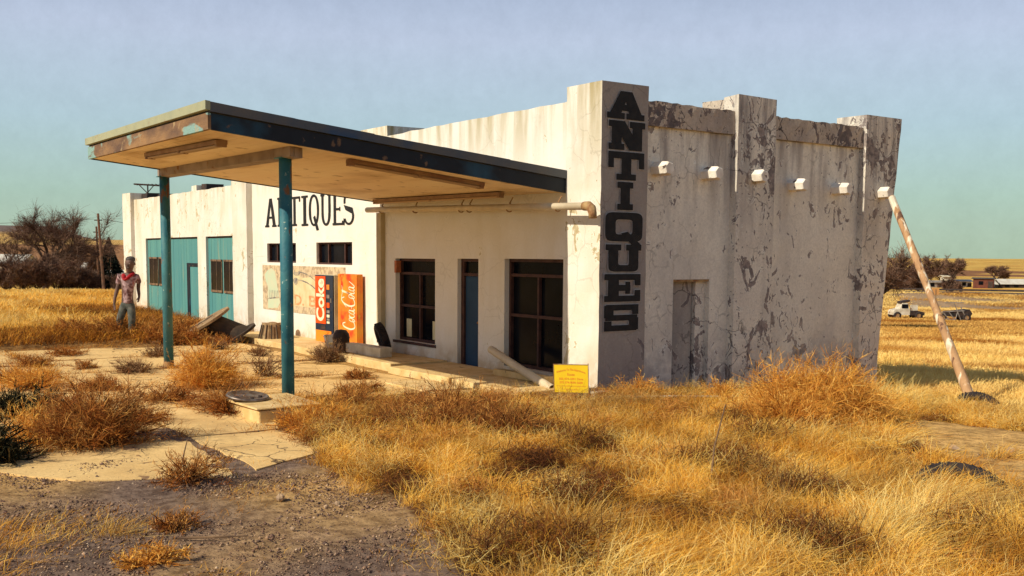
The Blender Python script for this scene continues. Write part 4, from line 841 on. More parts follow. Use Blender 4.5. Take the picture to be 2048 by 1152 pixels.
for x, z, d in ((163, 1108, -.02), (343, 1112, .07)): skin_mesh('shoe', ([px2(x, z-6, d-.06), px2(x, z, d+.02), px2(x-4, z+3, d+.12)], [(0, 1), (1, 2)], [.045, .05, .04]), SHOE, pe)
hc = Vector(px2(360, 160, .0))
for s in (-1, 1):
    c = Vector(px2(356+s*24, 168, .19)); MB().lathe(c, tc_, [(0, .008), (.008, .006), (.011, 0), (.008, -.008)], 10).build('eye', EYE, pe, True)
    c = Vector(px2(364+s*64, 172, .06)); MB().lathe(c, rt*s, [(0, .008), (.02, .010), (.034, .002), (.02, -.02)], 10).build('ear', SKIN, pe, True)
MB().poly([px2(356, 168, .19), px2(347, 198, .19), px2(365, 198, .19), px2(356, 196, .235)], [(0, 1, 3), (0, 3, 2), (1, 2, 3)]).build('nose', SKIN, pe, True)
MB().obox(px2(355, 222, .175), rt, tc_, zz, (.034, .012, .012)).build('mouth', mat('mouth', (0.03, 0.008, 0.008)), pe); MB().obox(px2(355, 219, .183), rt, tc_, zz, (.026, .008, .004)).build('teeth', EYE, pe)
MB().lathe(px2(367, 118, .045), (0, 0, 1), [(.112, -.03), (.122, .01), (.11, .05), (.065, .082), (0, .095)], 18).build('hair', mat('grey cropped hair', (0.10, 0.09, 0.085), (0.05, 0.045, 0.04), 20), pe, True)

# ------------------------------------------------------------------ vegetation
def bush_mesh(name, R, H, n1, m, seed=0, lean=(0, 0), flat=0.0, w=0.0045, n2=9, n3=4, curl=0.5, tb=0.0):
    g = np.random.default_rng(seed); 
    az = g.uniform(0, 2*np.pi, n1); el = np.arccos(g.uniform(0.02, 1, n1)**(0.9)); el = np.pi/2-el
    d = np.stack([np.cos(el)*np.cos(az), np.cos(el)*np.sin(az), np.sin(el)], 1); L = g.uniform(0.55, 1.12, n1)*(1+0.20*np.sin(3*az+seed)+0.14*np.sin(5*az-2*seed))
    s = np.linspace(0, 1, 6)[None, :, None]
    tip = d*L[:, None]*np.array([R, R, H]); rnd = g.normal(0, 0.12, (n1, 3))*R
    b0 = np.stack([g.normal(0, 0.10*R, n1), g.normal(0, 0.10*R, n1), np.zeros(n1)], 1)
    P0 = b0[:, None, :]+tip[:, None, :]*s+rnd[:, None, :]*(s*(1-s)*2)+np.array([0, 0, 1])*H*0.18*(s*(1-s)*2)
    P0[..., 0] += lean[0]*s[..., 0]**2; P0[..., 1] += lean[1]*s[..., 0]**2
    allp = [(P0, w*1.4)]
    def child(P, n, ln, wd, lo=0.25):
        k = len(P); idx = np.repeat(np.arange(k), n); t = g.uniform(lo, 1.0, k*n); seg = np.minimum((t*(P.shape[1]-1)).astype(int), P.shape[1]-2); fr = t*(P.shape[1]-1)-seg
        A = P[idx, seg]; Bq = P[idx, seg+1]; o = A+(Bq-A)*fr[:, None]; dr = unit(Bq-A)+g.normal(0, 0.65, (k*n, 3)); dr[:, 2] += 0.25; dr = unit(dr)
        l = ln*g.uniform(0.5, 1.2, k*n); bend = g.normal(0, curl, (k*n, 3)); ss = np.linspace(0, 1, 4)[None, :, None]
        return o[:, None, :]+dr[:, None, :]*l[:, None, None]*ss+bend[:, None, :]*l[:, None, None]*0.5*ss**2
    P1 = child(P0, n2, 0.32*(R+H)/2, w); P2 = child(P1, n3, 0.15*(R+H)/2, w)
    meshes = []
    pts = []; wid = []; sd = []; tint = []
    def pad(P, k=6):
        if P.shape[1] == k: return P
        q = np.linspace(0, P.shape[1]-1, k); i = np.minimum(q.astype(int), P.shape[1]-2); f = (q-i)[None, :, None]; return P[:, i]*(1-f)+P[:, i+1]*f
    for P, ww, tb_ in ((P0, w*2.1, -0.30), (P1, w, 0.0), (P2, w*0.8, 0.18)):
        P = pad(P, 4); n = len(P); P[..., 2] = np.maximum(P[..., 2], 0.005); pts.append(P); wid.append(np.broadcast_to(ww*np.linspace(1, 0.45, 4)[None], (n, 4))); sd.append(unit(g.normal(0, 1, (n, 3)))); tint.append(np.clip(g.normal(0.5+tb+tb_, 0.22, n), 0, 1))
    return ribmesh(name, np.concatenate(pts), np.concatenate(wid), np.concatenate(sd), np.concatenate(tint), m)
def bush(x, y, R, H, m, label, seed, cat='bush', grp='dry tumbleweed bushes', n1=70, **k):
    o = link('tumbleweed_bush', bush_mesh('tumbleweed_bush', R, H, n1, m, seed, **k)); o.location = (x, y, hz(x, y)); o.rotation_euler = (0, 0, seed*1.3); tag(o, label, cat, grp); return o
bush(0.10, -8.15, 0.78, 0.66, WEED, 'largest russet bush at the left front of the concrete slabs, beside a long black shadow', 1, n1=280, w=0.0045, n3=5)
bush(-0.35, -8.75, 0.45, 0.50, WEEDO, 'pale orange feathery weed rising behind the largest russet bush', 2, n1=80, tb=0.25)
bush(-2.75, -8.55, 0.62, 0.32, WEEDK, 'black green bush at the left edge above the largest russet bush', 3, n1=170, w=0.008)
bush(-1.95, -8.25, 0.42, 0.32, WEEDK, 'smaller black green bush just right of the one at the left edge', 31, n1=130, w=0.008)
bush(0.55, -9.50, 0.58, 0.38, WEEDK, 'black bush cut by the left frame edge, its black standing for foreground shadow', 4, n1=180, w=0.009)  # black strands also stand for a shadow cast from outside the frame
bush(-4.35, -5.25, 0.62, 0.72, WEEDO, 'bright orange bush in front of the space between the two teal posts', 5, n1=260, w=0.0045)
bush(-3.1, -6.25, 0.62, 0.22, WEED, 'low flat russet bush in front of the bright orange one', 6, n1=80)
bush(-7.4, -5.7, 0.50, 0.24, WEEDG, 'low grey brown bush left of the far teal post', 7, n1=70)
bush(-8.5, -6.35, 0.35, 0.2, WEED, 'small russet weed tuft farthest left of the far teal post', 71, n1=40)
bush(-5.5, -3.72, 0.48, 0.50, WEEDG, 'open twiggy grey bush left of the near teal post', 8, n1=34, w=0.006, n2=7)
bush(-7.2, -1.62, 0.42, 0.44, WEEDG, 'round grey tumbleweed resting in front of the vending machines', 9, n1=90)
bush(-1.45, -5.95, 0.58, 0.40, WEED, 'dark russet bush behind the concrete island', 10, n1=90)
bush(-5.9, -7.85, 0.75, 0.36, WEEDO, 'long low orange bush at the left frame edge on the slabs', 11, n1=110)
bush(-7.0, -8.0, 0.5, 0.3, WEED, 'small russet clump behind the long low orange bush', 111, n1=60)
bush(3.75, 1.0, 1.15, 0.80, WEEDO, 'biggest bright orange bush against the right side wall', 12, n1=420, w=0.0045, n2=10, n3=5, lean=(-0.25, 0.1))
bush(3.9, 0.1, 0.75, 0.62, WEEDO, 'orange bush at the near left flank of the biggest one by the side wall', 121, n1=260, w=0.0045)
bush(2.85, 2.3, 0.7, 0.62, WEEDO, 'feathery orange bush between the side wall and the biggest bush', 122, n1=220, w=0.0045)
bush(2.75, -3.75, 0.55, 0.48, WEED, 'dark russet bush amid the grass in line with the yellow sign', 13, n1=120, tb=-0.1)
bush(2.0, -4.2, 0.60, 0.45, WEED, 'dark russet bush left of the one in line with the yellow sign', 14, n1=120)
bush(0.8, -3.5, 0.65, 0.45, WEED, 'russet bush between the concrete island and the yellow sign', 15, n1=110)
bush(-0.3, -4.45, 0.60, 0.42, WEED, 'russet bush just right of the concrete island', 16, n1=110)
bush(0.75, -5.45, 0.60, 0.42, WEEDO, 'orange bush at the left tip of the foreground grass', 17, n1=100)
bush(2.9, -7.85, 0.42, 0.34, WEED, 'sparse russet weed at the front edge of the nearest slab', 18, n1=46)
bush(4.6, -8.5, 0.24, 0.15, WEED, 'small low russet weed on the open gravel', 19, n1=40)
bush(5.45, -8.95, 0.30, 0.14, WEEDO, 'small orange weed in the nearest gravel', 20, n1=40)
bush(0.85, 0.15, 0.45, 0.36, WEEDO, 'low orange weed just right of the corner pilaster base', 21, n1=60)
bush(1.5, 1.3, 0.35, 0.42, WEEDO, 'thin orange weed before the boarded side door', 22, n1=40)
bush(-9.2, -2.4, 0.30, 0.26, WEEDG, 'little grey weed before the walkway left of the vending machines', 23, n1=40)
bush(-11.2, -2.6, 0.34, 0.26, WEEDG, 'little grey weed just right of the cable spool', 24, n1=40)
bush(-10.2, -4.4, 0.42, 0.30, WEEDG, 'grey brown weed on the slabs between far post and cable spool', 25, n1=50)
bush(-0.55, -1.95, 0.3, 0.16, WEED, 'small russet weed at the front corner of the walkway', 26, n1=40)
for i, (x, y, R, H, lb) in enumerate(((-9.6, -7.1, .5, .2, 'low russet weed at the far left slab joint'), (-11.6, -6.0, .55, .2, 'low russet weed on the farthest left slabs'), (-5.0, -6.9, .5, .22, 'low russet weed right of the long low orange bush'), (-6.3, -4.4, .35, .18, 'low russet weed in the joint between the teal posts'), (-2.4, -3.2, .45, .16, 'low russet weed in front of the blue entrance door'), (-4.2, -2.4, .35, .15, 'low russet weed before the walkway step'), (-1.3, -7.2, .45, .18, 'low russet weed in the joint before the concrete island'), (-12.6, -2.2, .5, .25, 'low russet weed under the cable spool'))):
    bush(x, y, R, H, WEED, lb, 80+i, n1=60, w=0.005)
for i, (x, y, R, H, lb) in enumerate(((-14.1, -4.3, 0.75, 0.42, 'brown weed clump at the walking person\'s feet'), (-13.3, -3.4, 0.75, 0.46, 'brown weed clump right of the walking person'), (-13.0, -2.75, 0.6, 0.42, 'brown weed clump behind the far teal post'), (-14.9, -5.1, 0.7, 0.38, 'brown weed clump left of the walking person'), (-15.6, -2.2, 0.9, 0.5, 'brown weed clump left of the cable spool by the garage'))):
    bush(x, y, R, H, WEED, lb, 50+i, n1=100, w=0.007)

def grass(name, spots, m, label, seed=1):
    """spots: array (n, 9) x,y,z,height,spread,count,width,tint,lean"""
    g = np.random.default_rng(seed); cnt = spots[:, 5].astype(int); idx = np.repeat(np.arange(len(spots)), cnt); s = spots[idx]; n = len(idx)
    off = g.normal(0, 1, (n, 2))*s[:, 4:5]; base = np.stack([s[:, 0]+off[:, 0], s[:, 1]+off[:, 1], s[:, 2]-0.02], 1)
    h = s[:, 3]*g.uniform(0.45, 1.15, n)
    out_ = unit(off+1e-6)*g.uniform(0.0, 0.9, (n, 1)); wind = np.array([[0.22, 0.45]])*s[:, 8:9]; lean = out_+wind+g.normal(0, 0.42, (n, 2))
    t = np.linspace(0, 1, 5)[None, :]
    P = np.zeros((n, 5, 3)); P[..., 0] = base[:, 0:1]+lean[:, 0:1]*h[:, None]*t**1.5; P[..., 1] = base[:, 1:2]+lean[:, 1:2]*h[:, None]*t**1.5
    dz = 1/np.sqrt(1+(lean**2).sum(1)); P[..., 2] = base[:, 2:3]+h[:, None]*(t-0.25*t**2.5)*dz[:, None]
    kink = np.cumsum(g.normal(0, 0.055, (n, 5, 3)), axis=1); kink[:, 0] = 0; P += kink*h[:, None, None]
    a = g.uniform(0, np.pi, n); side = np.stack([np.cos(a), np.sin(a), g.normal(0, 0.2, n)], 1)
    wid = s[:, 6:7]*np.array([[1.0, 0.95, 0.85, 0.8, 0.25]])
    return link(name, ribmesh(name, P, wid, unit(side), np.clip(s[:, 7]+g.normal(0, 0.16, n), 0, 1), m))
def patch(xmin, xmax, ymin, ymax, n, fn, seed):
    g = np.random.default_rng(seed); L = []
    for x, y in zip(g.uniform(xmin, xmax, n), g.uniform(ymin, ymax, n)):
        q = fn(x, y, g)
        if q: L.append((x, y, hz(x, y), *q))
    return np.array(L)
def near_fn(x, y, g):
    dx, dy = x-CAM.x, y-CAM.y; r = math.hypot(dx, dy); t = math.atan2(dx*RX+dy*RY, dx*FX+dy*FY)
    if r < 4.5 or abs(t) > 0.56: return None
    n1 = nz(x, y, 0.55, 11); n2 = nz(x, y, 1.7, 12)
    if not inpoly(x+0.35*n1, y+0.35*n2, GP): return None
    if -0.2 > x-0.0 and y > -1.5: return None
    if inpoly(x+0.3*n1, y+0.3*n2, BARE): 
        if g.random() > 0.06: return None
    n3 = nz(x, y, 3.6, 13)
    if n2 < -0.22 or n3 < -0.28: return None
    if x < 0.6 and y > -0.05: return None
    k = sst(1.0, 5.5, x+0.35*y+2.0); big = g.random()
    tint = 0.34+0.26*k+0.5*n1+0.4*n2+g.normal(0, 0.12)
    hgt = (0.17+0.13*k)*(1+0.9*n1+0.7*n2)*(0.45+0.75*big)+0.03
    if 1.5 < y < 3.2 and x > 2: hgt *= 0.6
    return (max(0.07, hgt), 0.035+0.075*big, int((60+330*big)*(1 if r < 13 else 0.75)), 0.0021 if r < 11 else 0.0028, tint, 1.0+1.8*nz(x, y, 0.9, 14))
A1 = patch(-2, 14, -9, 7, 4000, near_fn, 3)
o = grass('dry_grass', A1, GRASS, '', 5); tag(o, 'golden windblown dry grass filling the right foreground up to the side wall', 'grass', kind='stuff')
def tangle(name, spots, m, seed):
    g = np.random.default_rng(seed); k = 90; n = len(spots)*k; s = np.repeat(spots, k, axis=0); R0 = s[:, 3:4]
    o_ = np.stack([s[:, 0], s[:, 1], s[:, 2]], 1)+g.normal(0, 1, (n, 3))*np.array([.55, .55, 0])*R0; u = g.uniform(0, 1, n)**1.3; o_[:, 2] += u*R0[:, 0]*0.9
    d = unit(g.normal(0, 1, (n, 3))+np.array([0, .15, .35])); P = np.zeros((n, 4, 3)); P[:, 0] = o_
    for i in range(1, 4): d = unit(d+g.normal(0, .45, (n, 3))); P[:, i] = P[:, i-1]+d*(R0*g.uniform(.15, .4, (n, 1)))
    P[..., 2] = np.maximum(P[..., 2], s[:, 2:3]-.02); w = s[:, 4:5]*np.array([[1, .9, .7, .4]])
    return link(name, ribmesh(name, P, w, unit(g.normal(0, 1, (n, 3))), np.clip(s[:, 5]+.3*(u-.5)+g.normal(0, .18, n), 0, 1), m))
def tang_fn(x, y, g):
    if not inpoly(x, y, GP) or inpoly(x, y, BARE) or (x < 0.45 and y > -0.2): return None
    n1 = nz(x, y, 0.55, 11); n2 = nz(x, y, 1.3, 51); k = sst(0.5, 6.0, x+0.35*y+2.0)
    if n2 < -0.05+0.45*k: return None
    r = math.hypot(x-CAM.x, y-CAM.y)
    if r < 5: return None
    return (0.24*(1+0.7*n2)*(1-0.3*k), 0.0024, 0.42+0.5*n2+0.15*k)
TA = patch(-2, 14, -9, 6, 3600, tang_fn, 33)
TB = TA.copy(); TB = patch(-2, 14, -9, 6, 5200, lambda x, y, g: (0.20*(1+0.6*nz(x, y, 1.3, 61)), 0.0019, 0.75+0.4*nz(x, y, 1.1, 62)) if inpoly(x, y, GP) and not inpoly(x, y, BARE) and not (x < 0.45 and y > -0.2) and math.hypot(x-CAM.x, y-CAM.y) > 5 and nz(x, y, 1.3, 61) > -0.05 else None, 35)
o = tangle('grass_tangle', TB, GRASS, 36); tag(o, 'fine tangled straw caught in the golden grass', 'grass', kind='stuff')
o = tangle('weed_tangle', TA, WEED, 34); tag(o, 'tangled russet weeds matted through the grass before the store', 'weeds', kind='stuff')
def dark_fn(x, y, g):
    if not inpoly(x, y, GP) or inpoly(x, y, BARE) or (x < 0.45 and y > -0.2) or math.hypot(x-CAM.x, y-CAM.y) < 5: return None
    spot = any((x-a)**2+(y-b)**2 < q*q*(1+0.6*nz(x, y, 2.0, 71)) for a, b, q in HOLL)
    n2 = nz(x, y, 1.7, 12)
    if not spot and n2 > -0.22: return None
    if not spot and g.random() < 0.5: return None
    return ((0.26 if spot else 0.15), 0.0030, 0.10 if spot else 0.22)  # low tint puts the shade of the grass gaps into the weeds
HOLL = [(2.89, -3.64, .35), (2.1, -3.8, .35), (3.7, -3.3, .3), (7.0, -6.5, .45), (8.2, -4.6, .35), (5.6, -2.9, .45), (4.8, -1.2, .4), (4.3, -4.6, .3), (6.9, -3.1, .35), (1.3, -4.6, .3), (3.6, -0.6, .35), (6.0, -5.3, .35), (8.6, -3.2, .3)]
TD = patch(-2, 14, -9, 6, 9000, dark_fn, 72)
o = tangle('shade_weeds', TD, WEED, 73); tag(o, 'dark matted dead weeds, tinted to paint the shade in the hollows of the golden grass', 'weeds', kind='stuff')
def sparse_fn(x, y, g):
    dx, dy = x-CAM.x, y-CAM.y; r = math.hypot(dx, dy); t = math.atan2(dx*RX+dy*RY, dx*FX+dy*FY)
    if r < 5 or abs(t) > 0.5 or inpoly(x, y, GP) or y > -1.6: return None
    n1 = nz(x, y, 0.6, 31)
    onslab = x < 1.6
    if onslab:
        # weeds grow in the slab joints
        dj = min(min(abs(x-a) for a in (0.35, -2.3, -5.0, -7.7, -10.4, -13.1, -15.6)), 9); dk = min(abs(y-a) for a in (-4.3, -7.05, -9.8))
        if not ((dj < 0.16 and n1 > -0.25) or (dk < 0.12 and n1 > -0.15)) and g.random() > 0.012: return None
        return (g.uniform(0.05, 0.24), 0.09, 22, 0.003, g.uniform(-0.1, 0.45), 0.5)
    if n1 < 0.22 and g.random() > 0.05: return None
    return (g.uniform(0.03, 0.10)*(1+1.2*max(0, n1)), 0.07, 10, 0.0022, g.uniform(0.1, 0.9), 0.6)
A2 = patch(-16, 12, -13, -1.5, 15000, sparse_fn, 8)
L_ = [(4.45,-8.95,0,0.24,0.06,130,0.0022,0.9,1.4),(4.25,-9.0,0,0.14,0.12,60,0.0022,0.8,1),(4.9,-10.05,0,0.22,0.22,220,0.0024,0.45,.5),(4.35,-9.95,0,0.26,0.25,260,0.0024,0.3,.5),(5.5,-10.2,0,0.18,0.15,150,0.0024,0.5,.5),(3.9,-9.75,0,0.22,0.22,160,0.0024,0.35,1)]
o = grass('gravel_weeds', np.concatenate([A2, np.array(L_)]), GRASS, '', 6); tag(o, 'sparse dry weeds in the slab joints and open gravel', 'weeds', kind='stuff')
# left field behind the slabs, right field
def left_fn(x, y, g):
    dx, dy = x-CAM.x, y-CAM.y; r = math.hypot(dx, dy); t = math.atan2(dx*RX+dy*RY, dx*FX+dy*FY)
    if t < -0.52 or t > -0.06 or r < 27.3 or r > 100: return None
    if y > -0.4 and x > -30: return None
    if x > -15.7 and y > -3.2: return None
    br = (y > -4.2 and x > -30); n1 = nz(x, y, 0.25, 15)
    if br and y < -3.0 and g.random() < 0.4: br = False
    sc_ = r/30
    if br: return (0.42, 0.2, 26, 0.007, 0.12+0.2*n1, 0.4)
    near = r < 29.5
    return ((0.34 if near else 0.42)*(1+0.4*n1), 0.22*sc_, 26, 0.007*sc_, (0.02+0.35*g.random() if near else 0.78)+0.4*n1, 0.5)
A3 = patch(-90, -12, -30, 12, 26000, left_fn, 9)
A3b = patch(-24, -12, -14, 0, 3500, left_fn, 19)
o = grass('field_grass', np.concatenate([A3, A3b]), GRASS, '', 7); tag(o, 'tall golden field grass left of the garage', 'grass', kind='stuff')
def right_fn(x, y, g):
    dx, dy = x-CAM.x, y-CAM.y; r = math.hypot(dx, dy); t = math.atan2(dx*RX+dy*RY, dx*FX+dy*FY)
    if t < 0.33 or t > 0.52 or r < 19.5 or r > 157: return None
    if r > 136 and nz(x, y, 0.15, 18) < -0.05: return None
    if x < 0.5 and 0 < y < 8.4: return None
    if r < 60 and g.random() > r/60*1.3+0.15: return None
    n1 = nz(x, y, 0.12, 16); n2 = nz(x, y, 0.5, 17); sc_ = max(1, r/26)
    brown = n1 > 0.18 or 66 < r < 112
    return (0.24*(1+0.5*n2)*(1.0 if not brown else 0.9), 0.22*sc_, 22, 0.006*sc_, (0.85 if not brown else 0.15)+0.4*n2, 0.5)
A4 = patch(-84, 6, 3, 128, 48000, right_fn, 10)
A4b = patch(-4, 6, 5.5, 22, 3200, right_fn, 11)
o = grass('field_grass', np.concatenate([A4, A4b]), FARG, '', 8); tag(o, 'straw coloured field grass beyond the leaning prop pole', 'grass', kind='stuff')
# hollows in the grass get painted shade from dark-tinted weeds
# ------------------------------------------------------------------ stones, gravel, sticks
def stones(name, P, rad, tint, m, seed):
    g = np.random.default_rng(seed); base = np.array([(1,0,0),(-1,0,0),(0,1,0),(0,-1,0),(0,0,1),(0,0,-1)], float); F = np.array([(0,2,4),(2,1,4),(1,3,4),(3,0,4),(2,0,5),(1,2,5),(3,1,5),(0,3,5)])
    n = len(P); v = base[None]*rad[:, None, None]*g.uniform(0.6, 1.25, (n, 6, 3))*np.array([1, 1, 0.7]); a = g.uniform(0, 6.28, n); c, s = np.cos(a), np.sin(a)
    x = v[..., 0]*c[:, None]-v[..., 1]*s[:, None]; y = v[..., 0]*s[:, None]+v[..., 1]*c[:, None]; v[..., 0] = x; v[..., 1] = y; v += P[:, None, :]
    f = (F[None]+(np.arange(n)*6)[:, None, None]).reshape(-1, 3); me = bpy.data.meshes.new(name); me.vertices.add(n*6); me.vertices.foreach_set('co', v.astype(np.float32).ravel())
    me.loops.add(len(f)*3); me.loops.foreach_set('vertex_index', f.ravel().astype(np.int32)); me.polygons.add(len(f)); me.polygons.foreach_set('loop_start', np.arange(0, len(f)*3, 3, dtype=np.int32)); me.update(calc_edges=True)
    at = me.attributes.new('tint', 'FLOAT', 'FACE'); at.data.foreach_set('value', np.repeat(tint, 8).astype(np.float32)); me.materials.append(m); return link(name, me)
g = np.random.default_rng(44); Pg = []
while len(Pg) < 60000:
    x, y = g.uniform(-1.5, 12), g.uniform(-12, -3.5)
    if inpoly(x, y, GP) or (x < 1.3 and y > -9) or math.hypot(x-CAM.x, y-CAM.y) < 4: 
        if not (x < 2.0 and -7 < y < -4.2 and -1.0 < x and g.random() < .4): continue
    Pg.append((x, y, hz(x, y)+0.022*nz(x, y, 1.1, 4)+0.012*nz(x, y, 4.0, 7)+0.002))
while len(Pg) < 64000:
    x, y = g.uniform(4, 10), g.uniform(-1.5, 3.5)
    if inpoly(x, y, BARE): Pg.append((x, y, hz(x, y)+0.06))
Pg = np.array(Pg); rad = np.clip(g.lognormal(-4.95, 0.5, len(Pg)), 0.003, 0.035)
o = stones('gravel', Pg, rad, g.uniform(0, 1, len(Pg))**1.3, STONEC, 5); tag(o, 'loose stony gravel on the open foreground and bare patch', 'gravel', kind='stuff')
for i, (x, y, r, lb) in enumerate(((4.08, -7.35, 0.055, 'dark stone on the open gravel, largest near the slab edge'), (4.6, -7.0, 0.035, 'pale small stone right of the largest gravel stone'), (5.2, -7.7, 0.028, 'pale pebble farther right on the open gravel'), (6.3, 0.35, 0.075, 'pale rock on the bare patch above the treaded tyre'), (6.7, 0.9, 0.06, 'tan rock on the bare patch behind the pale one'), (5.6, 1.5, 0.05, 'small tan rock nearest the biggest orange bush'))):
    m = MB(); 
    for a in range(5):
        for b in range(8):
            t, p = math.pi*(a+0.5)/5, 2*math.pi*b/8; q = r*(1+random.uniform(-.2, .2)); m.v.append((q*math.sin(t)*math.cos(p), q*math.sin(t)*math.sin(p)*0.8, q*math.cos(t)*0.65))
    for a in range(4):
        for b in range(8): m.f.append((a*8+b, (a+1)*8+b, (a+1)*8+(b+1) % 8, a*8+(b+1) % 8))
    m.f += [tuple(range(8)), tuple(reversed(range(32, 40)))]; o = m.build('stone', STONE); o.location = (x, y, hz(x, y)+0.03+(0.04 if x > 5.4 and y > -1 else 0)); tag(o, lb, 'stone', 'loose stones')
for P, lb in ((((2.62, -7.80, 0.0), (2.60, -7.82, 0.2), (2.58, -7.76, 0.40)), 'upright broken stick in the sparse weed at the slab edge'), (((4.95, -8.6, 0.03), (5.1, -8.35, 0.035), (5.2, -8.1, 0.03)), 'thin pale stick lying on the nearest gravel'), (((6.06, -3.59, 0.0), (6.08, -3.56, 0.45), (6.14, -3.48, 0.88)), 'tall thin orange stalk standing in the right foreground grass')):
    o = MB().tube([Vector(p)+Vector((0, 0, 0.0)) for p in P], [0.011, 0.009, 0.006], 6).build('stick', FRAMEW); tag(o, lb, 'stick')

# ------------------------------------------------------------------ trees
def tree(x, y, H, R, seed, label, grp, m=TWIG, trunk_r=0.18, lean=(0, 0), nl=7, tw=0.018, zc=0.3, dens=1.0, cat='tree', z=None):
    g = random.Random(seed); e = empty('bare_tree', (x, y, hz(x, y) if z is None else z), label, cat, grp); tm = MB(); ends = []
    z0 = e.location.z
    tp = [Vector((x, y, z0-0.2)), Vector((x+lean[0]*0.2, y+lean[1]*0.2, z0+H*zc))]
    tm.tube(tp, [trunk_r*1.2, trunk_r*0.9], 7)
    def grow(p, d, L, r, lv):
        q = p.copy(); pts = [p.copy()]; dd = d.copy()
        for i in range(4):
            dd = (dd+Vector((g.gauss(0, .16), g.gauss(0, .16), g.gauss(0.02, .10)))).normalized(); q = q+dd*L/4; pts.append(q.copy())
        tm.tube(pts, [r, r*.85, r*.7, r*.55, r*.4], 5 if lv < 2 else 4, cap=False); ends.append(pts)
        if lv < 3:
            for k in range(g.choice((3, 4))):
                s = g.choice((2, 3, 4)); nd = (dd+Vector((g.gauss(0, .55), g.gauss(0, .55), g.gauss(0.12, .35)))).normalized(); grow(pts[s], nd, L*g.uniform(.5, .8), r*.5, lv+1)
    for k in range(nl):
        a = 2*math.pi*k/nl+g.uniform(-.3, .3); up = g.uniform(0.5, 1.6)
        d = Vector((math.cos(a)*R/H*1.6+lean[0]/H, math.sin(a)*R/H*1.6+lean[1]/H, up)).normalized(); grow(tp[1].copy(), d, H*0.36*g.uniform(.8, 1.15), trunk_r*.55, 0)
    tm.build('trunk', BARK, e)
    gg = np.random.default_rng(seed); E_ = np.array([[list(v) for v in p] for p in ends]); k = max(1, int(16*dens)); idx = np.repeat(np.arange(len(E_)), k); n = len(idx); sg_ = gg.integers(1, 5, n)
    o_ = E_[idx, sg_]; dr = unit(E_[idx, sg_]-E_[idx, sg_-1])+gg.normal(0, .55, (n, 3)); dr[:, 2] += .15; dr = unit(dr); ln = H*0.11*gg.uniform(.4, 1.2, n); ss = np.linspace(0, 1, 4)[None, :, None]
    P = o_[:, None]+dr[:, None]*ln[:, None, None]*ss+gg.normal(0, .3, (n, 1, 3))*ln[:, None, None]*ss**2
    me = ribmesh('crown', P, np.broadcast_to(tw*np.linspace(1, .4, 4)[None], (n, 4)), unit(gg.normal(0, 1, (n, 3))), gg.uniform(0, 1, n), m); link('crown', me, None, e)
    return e
tree(-96.9, 9.4, 8.6, 5.5, 3, 'big bare spreading tree leaning right on the left skyline', 'bare trees', trunk_r=0.30, lean=(1.2, 3.0), nl=8, tw=0.015, dens=1.6)
tree(-93.3, 5.6, 5.2, 3.0, 4, 'slimmer bare tree left of the big spreading tree', 'bare trees', trunk_r=0.18, nl=4, tw=0.016)
tree(-104.0, 13.6, 4.6, 3.6, 5, 'low bare tree right of the big spreading tree', 'bare trees', trunk_r=0.2, lean=(1, 2.4), nl=5, tw=0.018)
for i, (x, y, H, R, lb) in enumerate(((-90.5, 5.0, 3.4, 2.4, 'bushy brown scrub at the extreme left of the thicket'), (-89.4, 6.4, 3.8, 2.4, 'bushy brown scrub second from left in the thicket'), (-91.1, 7.9, 4.2, 2.6, 'bushy brown scrub under the big bare tree'), (-88.9, 9.0, 3.9, 2.5, 'bushy brown scrub third from right in the thicket'), (-90.6, 10.4, 3.6, 2.5, 'bushy brown scrub second from right in the thicket'), (-89.4, 11.6, 2.9, 2.0, 'bushy brown scrub just left of the utility poles'), (-87.7, 14.6, 2.2, 1.8, 'low brown scrub between poles and garage'))):
    tree(x, y, H, R, 20+i, lb, 'brown scrub in the left thicket', trunk_r=0.10, nl=13, tw=0.022, zc=0.08, dens=1.1, cat='shrub')
def evergreen(x, y, H, R, seed, label):
    e = empty('evergreen_tree', (x, y, hz(x, y)), label, 'tree', 'dark evergreens'); z0 = e.location.z; MB().tube([(x, y, z0-.2), (x, y, z0+H*.95)], [.15, .03], 6).build('trunk', BARK, e)
    g = np.random.default_rng(seed); n = 5200; u = g.uniform(0, 1, n)**.75; h = (1-u); a = g.uniform(0, 6.28, n); r = R*u*g.uniform(.55, 1.08, n)*(1+.18*np.sin(a*4+h*9)); o_ = np.stack([x+r*np.cos(a)*.6, y+r*np.sin(a)*.6, z0+H*h*.98], 1)
    d = unit(np.stack([np.cos(a), np.sin(a), g.normal(.15, .3, n)], 1)); ss = np.linspace(0, 1, 3)[None, :, None]; P = o_[:, None]+d[:, None]*(.35*R*u+.12)[:, None, None]*ss; P[..., 2] -= (.1*R)*ss[..., 0]**2
    link('crown', ribmesh('crown', P, np.broadcast_to(np.array([[.05, .045, .01]]), (n, 3)), unit(g.normal(0, 1, (n, 3))), g.uniform(0, 1, n), NEEDLE), None, e)
evergreen(-108.6, 17.0, 4.5, 1.9, 1, 'smaller dark evergreen left of the utility poles')
evergreen(-103.5, 17.3, 6.0, 2.3, 2, 'taller dark evergreen behind the utility poles')
